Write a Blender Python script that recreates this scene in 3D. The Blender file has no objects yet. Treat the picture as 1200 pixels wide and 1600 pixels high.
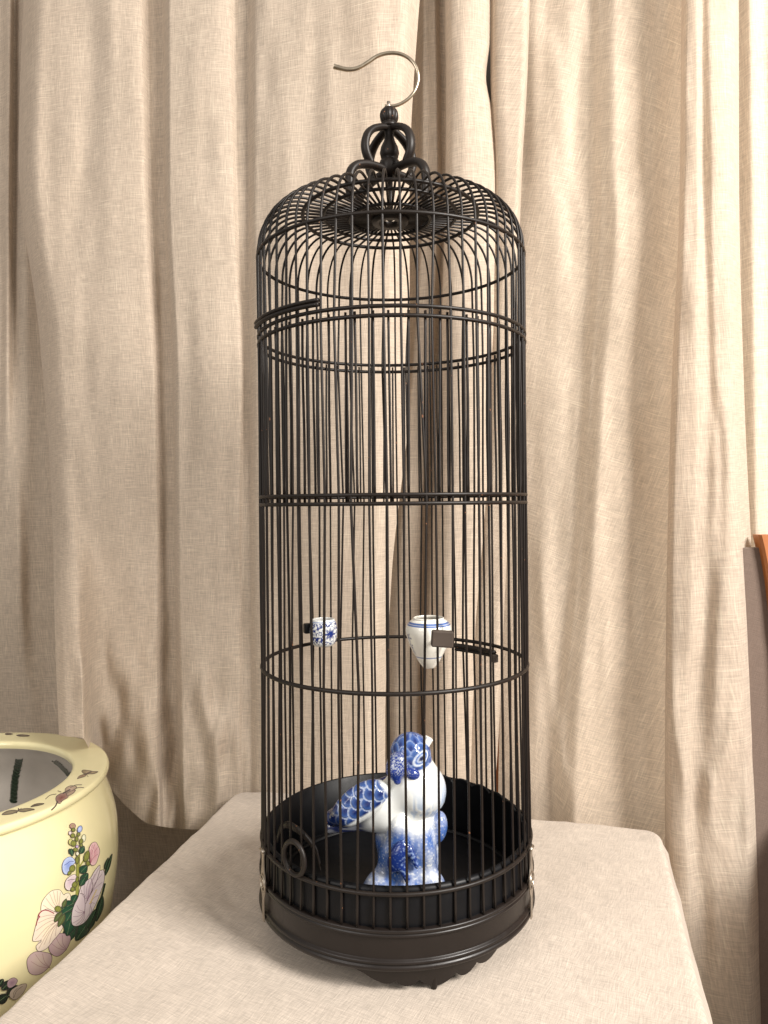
import bpy, math, random
import numpy as np
from mathutils import Vector, Matrix
from mathutils.bvhtree import BVHTree
random.seed(7)
rng = np.random.default_rng(7)
S = bpy.context.scene
COL = S.collection
R = math.radians

# ------------------------------------------------------------------ camera
F = 1150.0                                    # focal length for a 1200 x 1600 frame
EYE = Vector((-0.0103, -0.85, 0.471))
ROLL, PITCH = R(0.56), R(0.65)
fwd = Vector((0, math.cos(PITCH), -math.sin(PITCH)))
up0 = Vector((0, math.sin(PITCH), math.cos(PITCH)))
rt0 = Vector((1, 0, 0))
rt = rt0 * math.cos(ROLL) - up0 * math.sin(ROLL)
up = up0 * math.cos(ROLL) + rt0 * math.sin(ROLL)
cam_d = bpy.data.cameras.new('camera')
cam_d.sensor_fit = 'VERTICAL'
cam_d.sensor_height = 36
cam_d.lens = 36 * F / 1600
cam_d.clip_start = 0.01
cam_d.clip_end = 50
cam = bpy.data.objects.new('camera', cam_d)
COL.objects.link(cam)
m = Matrix((rt, up, -fwd)).transposed().to_4x4()
m.translation = EYE
cam.matrix_world = m
S.camera = cam

def ray(px, py):
    return (rt * ((px - 600) / F) + up * ((800 - py) / F) + fwd)

# ------------------------------------------------------------------ world and lamps
S.view_settings.view_transform = 'Standard'
S.view_settings.look = 'None'
S.view_settings.gamma = 1
S.view_settings.exposure = 0.0
W = bpy.data.worlds.new('World')
S.world = W
W.use_nodes = True
bg = W.node_tree.nodes['Background']
bg.inputs['Color'].default_value = (1.0, 0.93, 0.85, 1)
bg.inputs['Strength'].default_value = 0.62

def area(name, loc, target, sx, sy, power, col):
    d = bpy.data.lights.new(name, 'AREA')
    d.shape = 'RECTANGLE'
    d.size, d.size_y, d.energy, d.color = sx, sy, power, col
    o = bpy.data.objects.new(name, d)
    COL.objects.link(o)
    o.location = loc
    o.rotation_euler = (Vector(target) - Vector(loc)).to_track_quat('-Z', 'Y').to_euler()
    return o

# the daylight of a big window to the right of and in front of the table
area('window_daylight', (1.62, -1.38, 1.62), (0, 0.1, 0.25), 0.75, 0.9, 140, (1.0, 0.95, 0.89))
# added lamp between the right-hand curtains and the wall, makes the cloth glow
area('curtain_backlight', (0.62, 0.33, 0.55), (0.45, -0.4, 0.50), 0.7, 1.5, 4.2, (1.0, 0.90, 0.76))
# added weak fill lamp on the camera's left
area('left_fill', (-1.5, -1.7, 1.3), (-0.1, 0.3, 0.3), 1.0, 1.2, 21, (1.0, 0.95, 0.9))

# ------------------------------------------------------------------ helpers
def tag(o, label=None, cat=None, group=None, kind=None):
    if label: o['label'] = label
    if cat: o['category'] = cat
    if group: o['group'] = group
    if kind: o['kind'] = kind
    return o

def empty(name, loc, label, cat, group=None):
    o = bpy.data.objects.new(name, None)
    COL.objects.link(o)
    o.location = loc
    o.empty_display_size = 0.05
    return tag(o, label, cat, group)

def mobj(name, V, Fc, mat, parent=None, smooth=True, col=None, uv=None):
    me = bpy.data.meshes.new(name)
    V = np.asarray(V, dtype=float)
    if parent is not None and parent.name.startswith('birdcage'):      # everything above the tray
        V = V.copy(); V[:, 2] += 0.007 * np.clip((V[:, 2] - .105) / .05, 0, 1)
    if parent is not None:
        V = V - np.array(parent_origin(parent))
    me.from_pydata(V.tolist(), [], [list(map(int, f)) for f in Fc])
    if smooth:
        me.polygons.foreach_set('use_smooth', [True] * len(me.polygons))
    if col is not None:
        a = me.color_attributes.new('Col', 'FLOAT_COLOR', 'POINT')
        c = np.ones((len(V), 4)); c[:, :3] = col
        a.data.foreach_set('color', c.ravel())
    if uv is not None:
        l = me.uv_layers.new(name='UVMap')
        idx = np.zeros(len(me.loops), dtype=np.int32)
        me.loops.foreach_get('vertex_index', idx)
        l.data.foreach_set('uv', np.asarray(uv)[idx].ravel())
    me.materials.append(mat)
    me.update()
    o = bpy.data.objects.new(name, me)
    COL.objects.link(o)
    if parent is not None:
        o.parent = parent
    return o

def parent_origin(p):
    v = Vector((0, 0, 0))
    while p is not None:
        v = v + p.location
        p = p.parent
    return v

class MB:
    def __init__(s):
        s.v, s.f, s.c = [], [], []
    def add(s, V, Fc, col=None):
        b = len(s.v)
        V = [tuple(map(float, p)) for p in V]
        s.v += V
        s.f += [[i + b for i in f] for f in Fc]
        if col is not None:
            if np.ndim(col) == 1: s.c += [tuple(col)] * len(V)
            else: s.c += [tuple(k) for k in col]
        return s
    def build(s, name, mat, parent=None, smooth=True):
        return mobj(name, s.v, s.f, mat, parent, smooth, col=np.array(s.c) if s.c else None)

def tube(P, rad, segs=8, closed=False, flat=1.0):
    P = np.asarray(P, float); n = len(P)
    rad = np.full(n, rad) if np.isscalar(rad) else np.asarray(rad)
    if closed: T = np.roll(P, -1, 0) - np.roll(P, 1, 0)
    else: T = np.gradient(P, axis=0)
    T /= np.linalg.norm(T, axis=1)[:, None] + 1e-12
    ref = np.array([0, 0, 1.0]) if abs(T[0, 2]) < 0.9 else np.array([1.0, 0, 0])
    N = np.zeros_like(P); nrm = np.cross(T[0], ref); nrm /= np.linalg.norm(nrm)
    for i in range(n):
        nrm = nrm - T[i] * (nrm @ T[i]); nrm /= np.linalg.norm(nrm); N[i] = nrm
    B = np.cross(T, N)
    V, Fc = [], []
    for i in range(n):
        for k in range(segs):
            a = 2 * math.pi * k / segs
            V.append(P[i] + rad[i] * (N[i] * math.cos(a) + flat * B[i] * math.sin(a)))
    m_ = n if closed else n - 1
    for i in range(m_):
        j = (i + 1) % n
        for k in range(segs):
            l = (k + 1) % segs
            Fc.append((i * segs + k, i * segs + l, j * segs + l, j * segs + k))
    if not closed:
        Fc.append(tuple(range(segs))[::-1]); Fc.append(tuple((n - 1) * segs + k for k in range(segs)))
    return V, Fc

def ringpts(r, z, n=120, a0=0, a1=360):
    A = np.radians(np.linspace(a0, a1, n, endpoint=(a1 - a0) < 360))
    return np.c_[r * np.sin(A), -r * np.cos(A), np.full(n, z)]

def lathe(prof, segs=96, c=(0, 0, 0), a0=0, a1=360):
    prof = np.asarray(prof, float); n = len(prof)
    full = a1 - a0 >= 360
    A = np.radians(np.linspace(a0, a1, segs, endpoint=not full))
    V = np.zeros((n, segs, 3))
    V[:, :, 0] = prof[:, 0:1] * np.sin(A) + c[0]
    V[:, :, 1] = -prof[:, 0:1] * np.cos(A) + c[1]
    V[:, :, 2] = prof[:, 1:2] + c[2]
    Fc = []
    for i in range(n - 1):
        for k in range(segs if full else segs - 1):
            l = (k + 1) % segs
            Fc.append((i * segs + k, i * segs + l, (i + 1) * segs + l, (i + 1) * segs + k))
    return V.reshape(-1, 3), Fc

def crom(P, n=8, closed=False):
    P = np.asarray(P, float); L = len(P); out = []
    rngi = range(L if closed else L - 1)
    for i in rngi:
        p1 = P[i]; p2 = P[(i + 1) % L]
        p0 = P[(i - 1) % L] if (closed or i > 0) else 2 * p1 - p2
        p3 = P[(i + 2) % L] if (closed or i + 2 < L) else 2 * p2 - p1
        for k in range(n):
            t = k / n
            out.append(.5 * ((2 * p1) + (p2 - p0) * t + (2 * p0 - 5 * p1 + 4 * p2 - p3) * t * t + (3 * p1 - p0 - 3 * p2 + p3) * t ** 3))
    if not closed: out.append(P[-1])
    return np.array(out)

def box(cx, cy, cz, sx, sy, sz, rot=None, bev=0.12):
    """bevelled box: 8 corners cut to 24 verts"""
    V = []; h = np.array([sx, sy, sz]) / 2; b = bev * min(sx, sy, sz)
    key = {}
    for s in [(i, j, k) for i in (-1, 1) for j in (-1, 1) for k in (-1, 1)]:
        for ax in range(3):
            p = np.array(s) * (h - b); p[ax] = s[ax] * h[ax]
            key[(s, ax)] = len(V); V.append(p)
    Fc = []
    for ax in range(3):
        o = [a for a in range(3) if a != ax]
        for sg in (-1, 1):
            q = []
            for (i, j) in ((-1, -1), (1, -1), (1, 1), (-1, 1)):
                s = [0, 0, 0]; s[ax] = sg; s[o[0]] = i; s[o[1]] = j
                q.append(key[(tuple(s), ax)])
            Fc.append(q)
    for ax in range(3):                       # edges along ax
        o = [a for a in range(3) if a != ax]
        for i in (-1, 1):
            for j in (-1, 1):
                q = []
                for (sg, fa) in ((-1, o[0]), (1, o[0]), (1, o[1]), (-1, o[1])):
                    s = [0, 0, 0]; s[ax] = sg; s[o[0]] = i; s[o[1]] = j
                    q.append(key[(tuple(s), fa)])
                Fc.append(q)
    for s in [(i, j, k) for i in (-1, 1) for j in (-1, 1) for k in (-1, 1)]:
        Fc.append([key[(s, a)] for a in range(3)])
    V = np.array(V)
    if rot is not None:
        V = V @ np.array(rot.to_3x3()).T
    V = V + np.array([cx, cy, cz])
    cen = V.mean(0); F2 = []
    for f in Fc:
        a, b_, c_ = V[f[0]], V[f[1]], V[f[2]]
        F2.append(f if np.dot(np.cross(b_ - a, c_ - a), (a - cen)) > 0 else f[::-1])
    return V, F2

def hash3(i, j, k, seed):
    n = (i * 374761393 + j * 668265263 + k * 2147483647 + seed * 974634217) & 0xffffffff
    n = ((n ^ (n >> 13)) * 1274126177) & 0xffffffff
    n = (n ^ (n >> 16)) & 0xffffffff
    return n / 4294967295.0

def vnoise(x, y, z, seed=0):
    x, y, z = np.broadcast_arrays(np.asarray(x, float), np.asarray(y, float), np.asarray(z, float))
    i, j, k = [np.floor(a).astype(np.int64) for a in (x, y, z)]
    u, v, w = x - i, y - j, z - k
    u, v, w = [a * a * (3 - 2 * a) for a in (u, v, w)]
    r = 0
    for di in (0, 1):
        for dj in (0, 1):
            for dk in (0, 1):
                r = r + hash3(i + di, j + dj, k + dk, seed) * (u if di else 1 - u) * (v if dj else 1 - v) * (w if dk else 1 - w)
    return r

def sstep(a, b, x):
    t = np.clip((x - a) / (b - a), 0, 1)
    return t * t * (3 - 2 * t)

def mixc(c, d, t):
    return c * (1 - t[:, None]) + np.asarray(d) * t[:, None]

# ------------------------------------------------------------------ materials
def mat(name):
    M = bpy.data.materials.new(name); M.use_nodes = True
    nt = M.node_tree; nt.nodes.clear()
    out = nt.nodes.new('ShaderNodeOutputMaterial')
    return M, nt, out

def N(nt, t, **kw):
    n = nt.nodes.new(t)
    for k, v in kw.items():
        if k.startswith('i_'):
            n.inputs[k[2:].replace('_', ' ')].default_value = v
        else: setattr(n, k, v)
    return n

def ramp(nt, a, b, ca=(0, 0, 0, 1), cb=(1, 1, 1, 1)):
    r = nt.nodes.new('ShaderNodeValToRGB')
    r.color_ramp.elements[0].position = a; r.color_ramp.elements[0].color = ca
    r.color_ramp.elements[1].position = b; r.color_ramp.elements[1].color = cb
    return r

def mixn(nt, mode, fac, a, b):
    n = nt.nodes.new('ShaderNodeMix'); n.data_type = 'RGBA'; n.blend_type = mode
    for sock, v in ((n.inputs[0], fac), (n.inputs[6], a), (n.inputs[7], b)):
        if isinstance(v, bpy.types.NodeSocket): nt.links.new(v, sock)
        elif np.isscalar(v): sock.default_value = v
        else: sock.default_value = (*v[:3], 1)
    return n.outputs[2]

def linen(name, base, rot=0.0, trans=0.3, dark=0.5, k=1.0, streak=0.30, slub=0.34):
    """woven linen: slubs along warp and weft, brown flecks, fine weave relief; UVs are metres of cloth"""
    M, nt, out = mat(name)
    L = nt.links.new
    tc = N(nt, 'ShaderNodeTexCoord')
    mp = N(nt, 'ShaderNodeMapping'); mp.inputs['Rotation'].default_value = (0, 0, rot)
    L(tc.outputs['UV'], mp.inputs['Vector'])
    # let the threads wander a little
    wn = N(nt, 'ShaderNodeTexNoise', i_Scale=9.0, i_Detail=2.0); L(mp.outputs[0], wn.inputs['Vector'])
    wv = N(nt, 'ShaderNodeVectorMath', operation='MULTIPLY_ADD')
    L(wn.outputs['Color'], wv.inputs[0]); wv.inputs[1].default_value = (0.002, 0.002, 0); L(mp.outputs[0], wv.inputs[2])
    def streaks(sx, sy, det=2.0):
        s = N(nt, 'ShaderNodeMapping'); s.inputs['Scale'].default_value = (sx, sy, 1)
        L(wv.outputs[0], s.inputs['Vector'])
        n = N(nt, 'ShaderNodeTexNoise', i_Scale=1.0, i_Detail=det, i_Roughness=0.6); L(s.outputs[0], n.inputs['Vector'])
        return n.outputs['Fac']
    warp = streaks(640 * k, 42 * k, 3.0); weft = streaks(42 * k, 640 * k, 3.0)
    slub1 = streaks(560 * k, 18 * k, 1.0); slub2 = streaks(15 * k, 560 * k, 1.0)
    patch = N(nt, 'ShaderNodeTexNoise', i_Scale=7.0, i_Detail=3.0); L(mp.outputs[0], patch.inputs['Vector'])
    fle = streaks(160 * k, 420 * k, 1.0)
    b = np.array(base)
    c0 = mixn(nt, 'MIX', patch.outputs['Fac'], tuple(b * 0.93), tuple(b * np.array([1.05, 1.06, 1.08])))
    r1 = ramp(nt, 0.34, 0.66); L(warp, r1.inputs[0])
    r2 = ramp(nt, 0.34, 0.66); L(weft, r2.inputs[0])
    c1 = mixn(nt, 'MULTIPLY', streak * 0.75, c0, r1.outputs[0])
    c1 = mixn(nt, 'MULTIPLY', streak * 0.75, c1, r2.outputs[0])
    r3 = ramp(nt, 0.60, 0.72); L(slub1, r3.inputs[0])
    r4 = ramp(nt, 0.60, 0.72); L(slub2, r4.inputs[0])
    lite = tuple(np.minimum(b * 1.28, 0.95))
    f3 = N(nt, 'ShaderNodeMath', operation='MULTIPLY'); L(r3.outputs[0], f3.inputs[0]); f3.inputs[1].default_value = slub
    f4 = N(nt, 'ShaderNodeMath', operation='MULTIPLY'); L(r4.outputs[0], f4.inputs[0]); f4.inputs[1].default_value = slub
    c1 = mixn(nt, 'MIX', f3.outputs[0], c1, lite)
    c1 = mixn(nt, 'MIX', f4.outputs[0], c1, lite)
    r5 = ramp(nt, 0.74, 0.80); L(fle, r5.inputs[0])
    f5 = N(nt, 'ShaderNodeMath', operation='MULTIPLY'); L(r5.outputs[0], f5.inputs[0]); f5.inputs[1].default_value = dark
    c1 = mixn(nt, 'MIX', f5.outputs[0], c1, tuple(b * np.array([0.40, 0.33, 0.25])))
    # relief
    ad = N(nt, 'ShaderNodeMath', operation='ADD'); L(warp, ad.inputs[0]); L(weft, ad.inputs[1])
    ad2 = N(nt, 'ShaderNodeMath', operation='ADD'); L(ad.outputs[0], ad2.inputs[0])
    cr = N(nt, 'ShaderNodeTexNoise', i_Scale=22.0, i_Detail=3.0); L(mp.outputs[0], cr.inputs['Vector'])
    cm = N(nt, 'ShaderNodeMath', operation='MULTIPLY'); L(cr.outputs['Fac'], cm.inputs[0]); cm.inputs[1].default_value = 3.0
    L(cm.outputs[0], ad2.inputs[1])
    bp = N(nt, 'ShaderNodeBump', i_Strength=0.35, i_Distance=0.0012); L(ad2.outputs[0], bp.inputs['Height'])
    d = N(nt, 'ShaderNodeBsdfPrincipled', i_Roughness=0.9)
    d.inputs['Specular IOR Level'].default_value = 0.15
    d.inputs['Sheen Weight'].default_value = 0.15; d.inputs['Sheen Roughness'].default_value = 0.5
    L(c1, d.inputs['Base Color']); L(bp.outputs[0], d.inputs['Normal'])
    if trans > 0:
        t = N(nt, 'ShaderNodeBsdfTranslucent'); L(c1, t.inputs['Color']); L(bp.outputs[0], t.inputs['Normal'])
        mx = N(nt, 'ShaderNodeMixShader'); mx.inputs[0].default_value = trans
        L(d.outputs[0], mx.inputs[1]); L(t.outputs[0], mx.inputs[2]); L(mx.outputs[0], out.inputs[0])
    else:
        L(d.outputs[0], out.inputs[0])
    return M

def lacquer(name, base, rough=0.42, chips=True, spec=0.30):
    M, nt, out = mat(name); L = nt.links.new
    tc = N(nt, 'ShaderNodeTexCoord')
    n = N(nt, 'ShaderNodeTexNoise', i_Scale=60.0, i_Detail=5.0); L(tc.outputs['Object'], n.inputs['Vector'])
    b = np.array(base)
    c = mixn(nt, 'MIX', n.outputs['Fac'], tuple(b * 0.7), tuple(b * 1.4))
    if chips:
        n2 = N(nt, 'ShaderNodeTexNoise', i_Scale=170.0, i_Detail=2.0); L(tc.outputs['Object'], n2.inputs['Vector'])
        r = ramp(nt, 0.725, 0.77); L(n2.outputs['Fac'], r.inputs[0])
        c = mixn(nt, 'MIX', r.outputs[0], c, (0.20, 0.085, 0.04))
    rr = N(nt, 'ShaderNodeMapRange'); L(n.outputs['Fac'], rr.inputs[0]); rr.inputs[3].default_value = rough - .12; rr.inputs[4].default_value = rough + .14
    bp = N(nt, 'ShaderNodeBump', i_Strength=0.25, i_Distance=0.0006); L(n.outputs['Fac'], bp.inputs['Height'])
    p = N(nt, 'ShaderNodeBsdfPrincipled'); L(c, p.inputs['Base Color']); L(rr.outputs[0], p.inputs['Roughness']); L(bp.outputs[0], p.inputs['Normal'])
    p.inputs['Specular IOR Level'].default_value = spec
    L(p.outputs[0], out.inputs[0])
    return M

def metal(name, base, rough=0.3):
    M, nt, out = mat(name); L = nt.links.new
    tc = N(nt, 'ShaderNodeTexCoord')
    n = N(nt, 'ShaderNodeTexNoise', i_Scale=140.0, i_Detail=4.0); L(tc.outputs['Object'], n.inputs['Vector'])
    b = np.array(base)
    c = mixn(nt, 'MIX', n.outputs['Fac'], tuple(b * 0.6), tuple(np.minimum(b * 1.3, 1)))
    p = N(nt, 'ShaderNodeBsdfPrincipled', i_Metallic=1.0, i_Roughness=rough); L(c, p.inputs['Base Color'])
    L(p.outputs[0], out.inputs[0])
    return M

def glaze(name, rough=0.13, attr=True, base=(0.8, 0.8, 0.78), mottled=0.0):
    """fired glaze; the painted decoration is the mesh's own colour"""
    M, nt, out = mat(name); L = nt.links.new
    p = N(nt, 'ShaderNodeBsdfPrincipled', i_Roughness=rough)
    p.inputs['Coat Weight'].default_value = 0.3; p.inputs['Coat Roughness'].default_value = 0.08
    tc = N(nt, 'ShaderNodeTexCoord')
    n = N(nt, 'ShaderNodeTexNoise', i_Scale=40.0, i_Detail=3.0); L(tc.outputs['Object'], n.inputs['Vector'])
    if attr:
        a = N(nt, 'ShaderNodeAttribute', attribute_name='Col'); c = a.outputs['Color']
    else:
        b = np.array(base)
        c = mixn(nt, 'MIX', n.outputs['Fac'], tuple(b * (1 - mottled)), tuple(b * (1 + mottled)))
    L(c, p.inputs['Base Color'])
    bp = N(nt, 'ShaderNodeBump', i_Strength=0.08, i_Distance=0.0008); L(n.outputs['Fac'], bp.inputs['Height']); L(bp.outputs[0], p.inputs['Normal'])
    L(p.outputs[0], out.inputs[0])
    return M

def wood(name, base, rough=0.4):
    M, nt, out = mat(name); L = nt.links.new
    tc = N(nt, 'ShaderNodeTexCoord'); mp = N(nt, 'ShaderNodeMapping'); mp.inputs['Scale'].default_value = (90, 90, 6)
    L(tc.outputs['Object'], mp.inputs[0])
    n = N(nt, 'ShaderNodeTexNoise', i_Scale=1.0, i_Detail=5.0); L(mp.outputs[0], n.inputs['Vector'])
    b = np.array(base); c = mixn(nt, 'MIX', n.outputs['Fac'], tuple(b * 0.7), tuple(b * 1.3))
    p = N(nt, 'ShaderNodeBsdfPrincipled', i_Roughness=rough); L(c, p.inputs['Base Color']); L(p.outputs[0], out.inputs[0])
    return M

M_curt = linen('curtain_linen', (0.79, 0.655, 0.52), 0.0, 0.32)
M_bias = linen('curtain_linen_bias', (0.79, 0.655, 0.52), R(17), 0.36)
M_sheer = linen('curtain_linen_sheer', (0.81, 0.685, 0.555), R(-4), 0.42)
M_cloth = linen('table_linen', (0.60, 0.515, 0.43), R(-12), 0.0, 0.30, 1.25, 0.30, 0.16)
M_lac = lacquer('black_lacquer', (0.0100, 0.0068, 0.0052), 0.44)
M_band = lacquer('black_brown_lacquer', (0.0095, 0.0066, 0.0055), 0.36, False, 0.34)
M_tray = lacquer('tray_black', (0.0030, 0.0032, 0.0042), 0.42, False, 0.22)
M_hook = metal('antique_brass_steel', (0.50, 0.43, 0.33), 0.28)
M_clasp = metal('dull_silver', (0.46, 0.41, 0.35), 0.40)
M_blue = glaze('blue_white_glaze', 0.13)
M_yellow = glaze('yellow_glaze', 0.10, False, (0.76, 0.69, 0.405), 0.03)
M_inner = glaze('grey_inner_glaze', 0.35, False, (0.52, 0.48, 0.43), 0.12)
M_decal = glaze('enamel_paint', 0.16)
M_orange = wood('orange_brown_wood', (0.33, 0.115, 0.032), 0.42)
M_grey = lacquer('worn_dark_wood', (0.055, 0.042, 0.034), 0.5)
M_paper = glaze('white_paper', 0.5, False, (0.85, 0.84, 0.8), 0.01)
M_shade = linen('taupe_shade', (0.17, 0.125, 0.10), 0.3, 0.0, 0.3, 1.2, 0.2, 0.1)  # dark cloth colour standing in for shadow on the right curtain
M_wall = wood('dark_wall', (0.03, 0.024, 0.02), 0.8)
M_floor = linen('brown_carpet', (0.16, 0.125, 0.095), R(8), 0.0, 0.3, 0.8, 0.3)

# ------------------------------------------------------------------ setting
FLOOR = -0.36
V = [(-4, -4, FLOOR), (4, -4, FLOOR), (4, 4, FLOOR), (-4, 4, FLOOR)]
tag(mobj('floor', V, [(0, 1, 2, 3)], M_floor, None, False, uv=np.array(V)[:, :2]), kind='structure')
WX, WY, WS = -0.244, 0.392, -0.243                   # the line the curtains hang along
def wall_y(x): return WY + WS * (x - WX)
V = [(-4, wall_y(-4) + .22, FLOOR), (4, wall_y(4) + .22, FLOOR), (4, wall_y(4) + .22, 2.4), (-4, wall_y(-4) + .22, 2.4)]
tag(mobj('wall', V, [(0, 1, 2, 3)], M_wall, None, False), kind='structure')

# ------------------------------------------------------------------ curtains
def pch(xk, yk, x):
    """monotone-ish cubic through knots"""
    xk, yk = np.asarray(xk, float), np.asarray(yk, float)
    h = np.diff(xk); d = np.diff(yk) / h
    mm = np.zeros_like(yk); mm[0], mm[-1] = d[0], d[-1]
    for i in range(1, len(xk) - 1):
        mm[i] = 0 if d[i - 1] * d[i] <= 0 else 2 * d[i - 1] * d[i] / (d[i - 1] + d[i])
    i = np.clip(np.searchsorted(xk, x) - 1, 0, len(xk) - 2)
    t = (x - xk[i]) / h[i]
    return (yk[i] * (1 + 2 * t) * (1 - t) ** 2 + yk[i + 1] * t * t * (3 - 2 * t) + h[i] * mm[i] * t * (1 - t) ** 2 + h[i] * mm[i + 1] * t * t * (t - 1))

def sheet(rows, hem=None, cols=220, nr=200, wr=0.25, seed=1, creases=()):
    """rows: (py, [(px, cm in front of the hanging line), ...]); returns verts, faces, uvs in metres"""
    pys = np.array([r[0] for r in rows], float)
    K = np.array([[k for k in r[1]] for r in rows], float)      # rows, knots, 2
    nk = K.shape[1]
    # columns spaced by arc length of the first row
    tt = np.linspace(0, nk - 1, 60 * nk); ki = np.arange(nk)
    PX = pch(ki, K[0, :, 0], tt); OF = pch(ki, K[0, :, 1] * 9, tt)
    s = np.r_[0, np.cumsum(np.hypot(np.diff(PX), np.diff(OF)))]
    tc = np.interp(np.linspace(0, s[-1], cols), s, tt)
    V = np.zeros((nr, cols, 3))
    yy = np.linspace(pys[0], pys[-1], nr)
    kx = np.array([pch(pys, K[:, k, 0], yy) for k in range(nk)]).T
    ko = np.array([pch(pys, K[:, k, 1], yy) for k in range(nk)]).T
    ex, ey, ez = EYE
    for r_ in range(nr):
        px = pch(ki, kx[r_], tc); of = pch(ki, ko[r_], tc)
        py = np.full(cols, yy[r_])
        if hem is not None:
            hb0 = pch([h[0] for h in hem], [h[1] for h in hem], np.clip(px, hem[0][0], hem[-1][0]))
            py = pys[0] + (hb0 - pys[0]) * (r_ / (nr - 1))
        # soft random creasing
        w = (vnoise(px / 45 + seed * 9, py / 260, 0, seed) - .5) * 2.2 + (vnoise(px / 19 + seed * 5, py / 120, 3, seed) - .5) * 0.8
        w = w + (vnoise((px + py * .35) / 60, (py - px * .5) / 90, 7, seed) - .5) * 1.2
        of = of + w * wr
        if hem is not None:                                     # rumpled towards the hem
            fr = r_ / (nr - 1)
            of = of + sstep(.72, .98, fr) * ((vnoise(px / 26, fr * 26, 5, seed) - .5) * 2.0 + (vnoise((px + fr * 300) / 17, (px * .6 - fr * 700) / 60, 6, seed) - .5) * 1.4) * sstep(90, 150, px) * sstep(420, 330, px)
        for (x0, y0, x1, y1, wd, amp) in creases:          # single ridges and hollows running along a line
            t_ = np.clip((py - y0) / (y1 - y0), -.25, 1.25)
            d_ = px - (x0 + (x1 - x0) * t_ + 4 * np.sin(t_ * 5 + x0))
            of = of + .55 * amp * np.exp(-(d_ / (1.45 * wd)) ** 2) * sstep(-.22, .2, t_) * sstep(1.22, .8, t_)
        dx = rt.x * (px - 600) / F + up.x * (800 - py) / F + fwd.x
        dy = rt.y * (px - 600) / F + up.y * (800 - py) / F + fwd.y
        dz = rt.z * (px - 600) / F + up.z * (800 - py) / F + fwd.z
        t = (WY + WS * (ex - WX) - ey) / (dy - WS * dx)
        t = t - of * 1.15 / 100 / (dy - WS * dx)
        V[r_, :, 0] = ex + dx * t; V[r_, :, 1] = ey + dy * t; V[r_, :, 2] = ez + dz * t
    seg = np.linalg.norm(np.diff(V, axis=1), axis=2)
    U = np.zeros((nr, cols, 2))
    U[:, 1:, 0] = np.cumsum(seg, axis=1)
    U[:, :, 0] = U[nr // 3:nr // 3 + 1, :, 0] + 0.35 * (V[:, cols // 2:cols // 2 + 1, 0] - V[nr // 3, cols // 2, 0]) * 0 + seed * 3.1
    U[:, :, 1] = V[:, :, 2]
    Fc = []
    for r_ in range(nr - 1):
        for c in range(cols - 1):
            a = r_ * cols + c
            Fc.append((a, a + cols, a + cols + 1, a + 1))
    return V.reshape(-1, 3), Fc, U.reshape(-1, 2)

def zipk(pxs, offs): return list(zip(pxs, offs))

def curtain(name, sheets, material, label):
    v, f, u = [], [], []
    for (V, Fc, U) in sheets:
        b = len(v)
        v += V.tolist(); u += U.tolist(); f += [[i + b for i in q] for q in Fc]
    o = mobj(name, v, f, material, None, True, uv=np.array(u))
    sol = o.modifiers.new('thickness', 'SOLIDIFY'); sol.thickness = 0.0012; sol.offset = 0
    o.modifiers.remove(sol)
    return tag(o, label, 'curtain', 'linen curtains hanging behind the cage')

TOP = -120
# A: far left, hangs behind the big left curtain, down to the floor
A = sheet([(TOP, zipk([-260, -170, -90, -30, 0, 16, 24, 40, 70, 170], [-5, -4, -6, -3.5, -5, -4, -6, -5, -7, -7])),
           (450, zipk([-260, -170, -90, -30, 0, 12, 22, 38, 80, 190], [-5, -4, -6, -3.5, -5, -4, -6, -5, -7, -7])),
           (900, zipk([-260, -170, -90, -40, -10, 10, 28, 48, 95, 230], [-5, -4, -6, -3.5, -5, -4.6, -4, -6, -7, -7])),
           (1250, zipk([-260, -170, -90, -40, -10, 15, 45, 85, 150, 330], [-5, -4, -5, -4, -5, -5, -5, -6, -7, -7])),
           (1640, zipk([-260, -170, -90, -40, -10, 15, 55, 95, 180, 420], [-5, -4, -5, -4, -5, -5, -5, -6, -7, -7]))], seed=2, cols=200)
curtain('curtain', [A], M_curt, 'shaded linen curtain at far left hanging behind the big left curtain to the floor')

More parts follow.
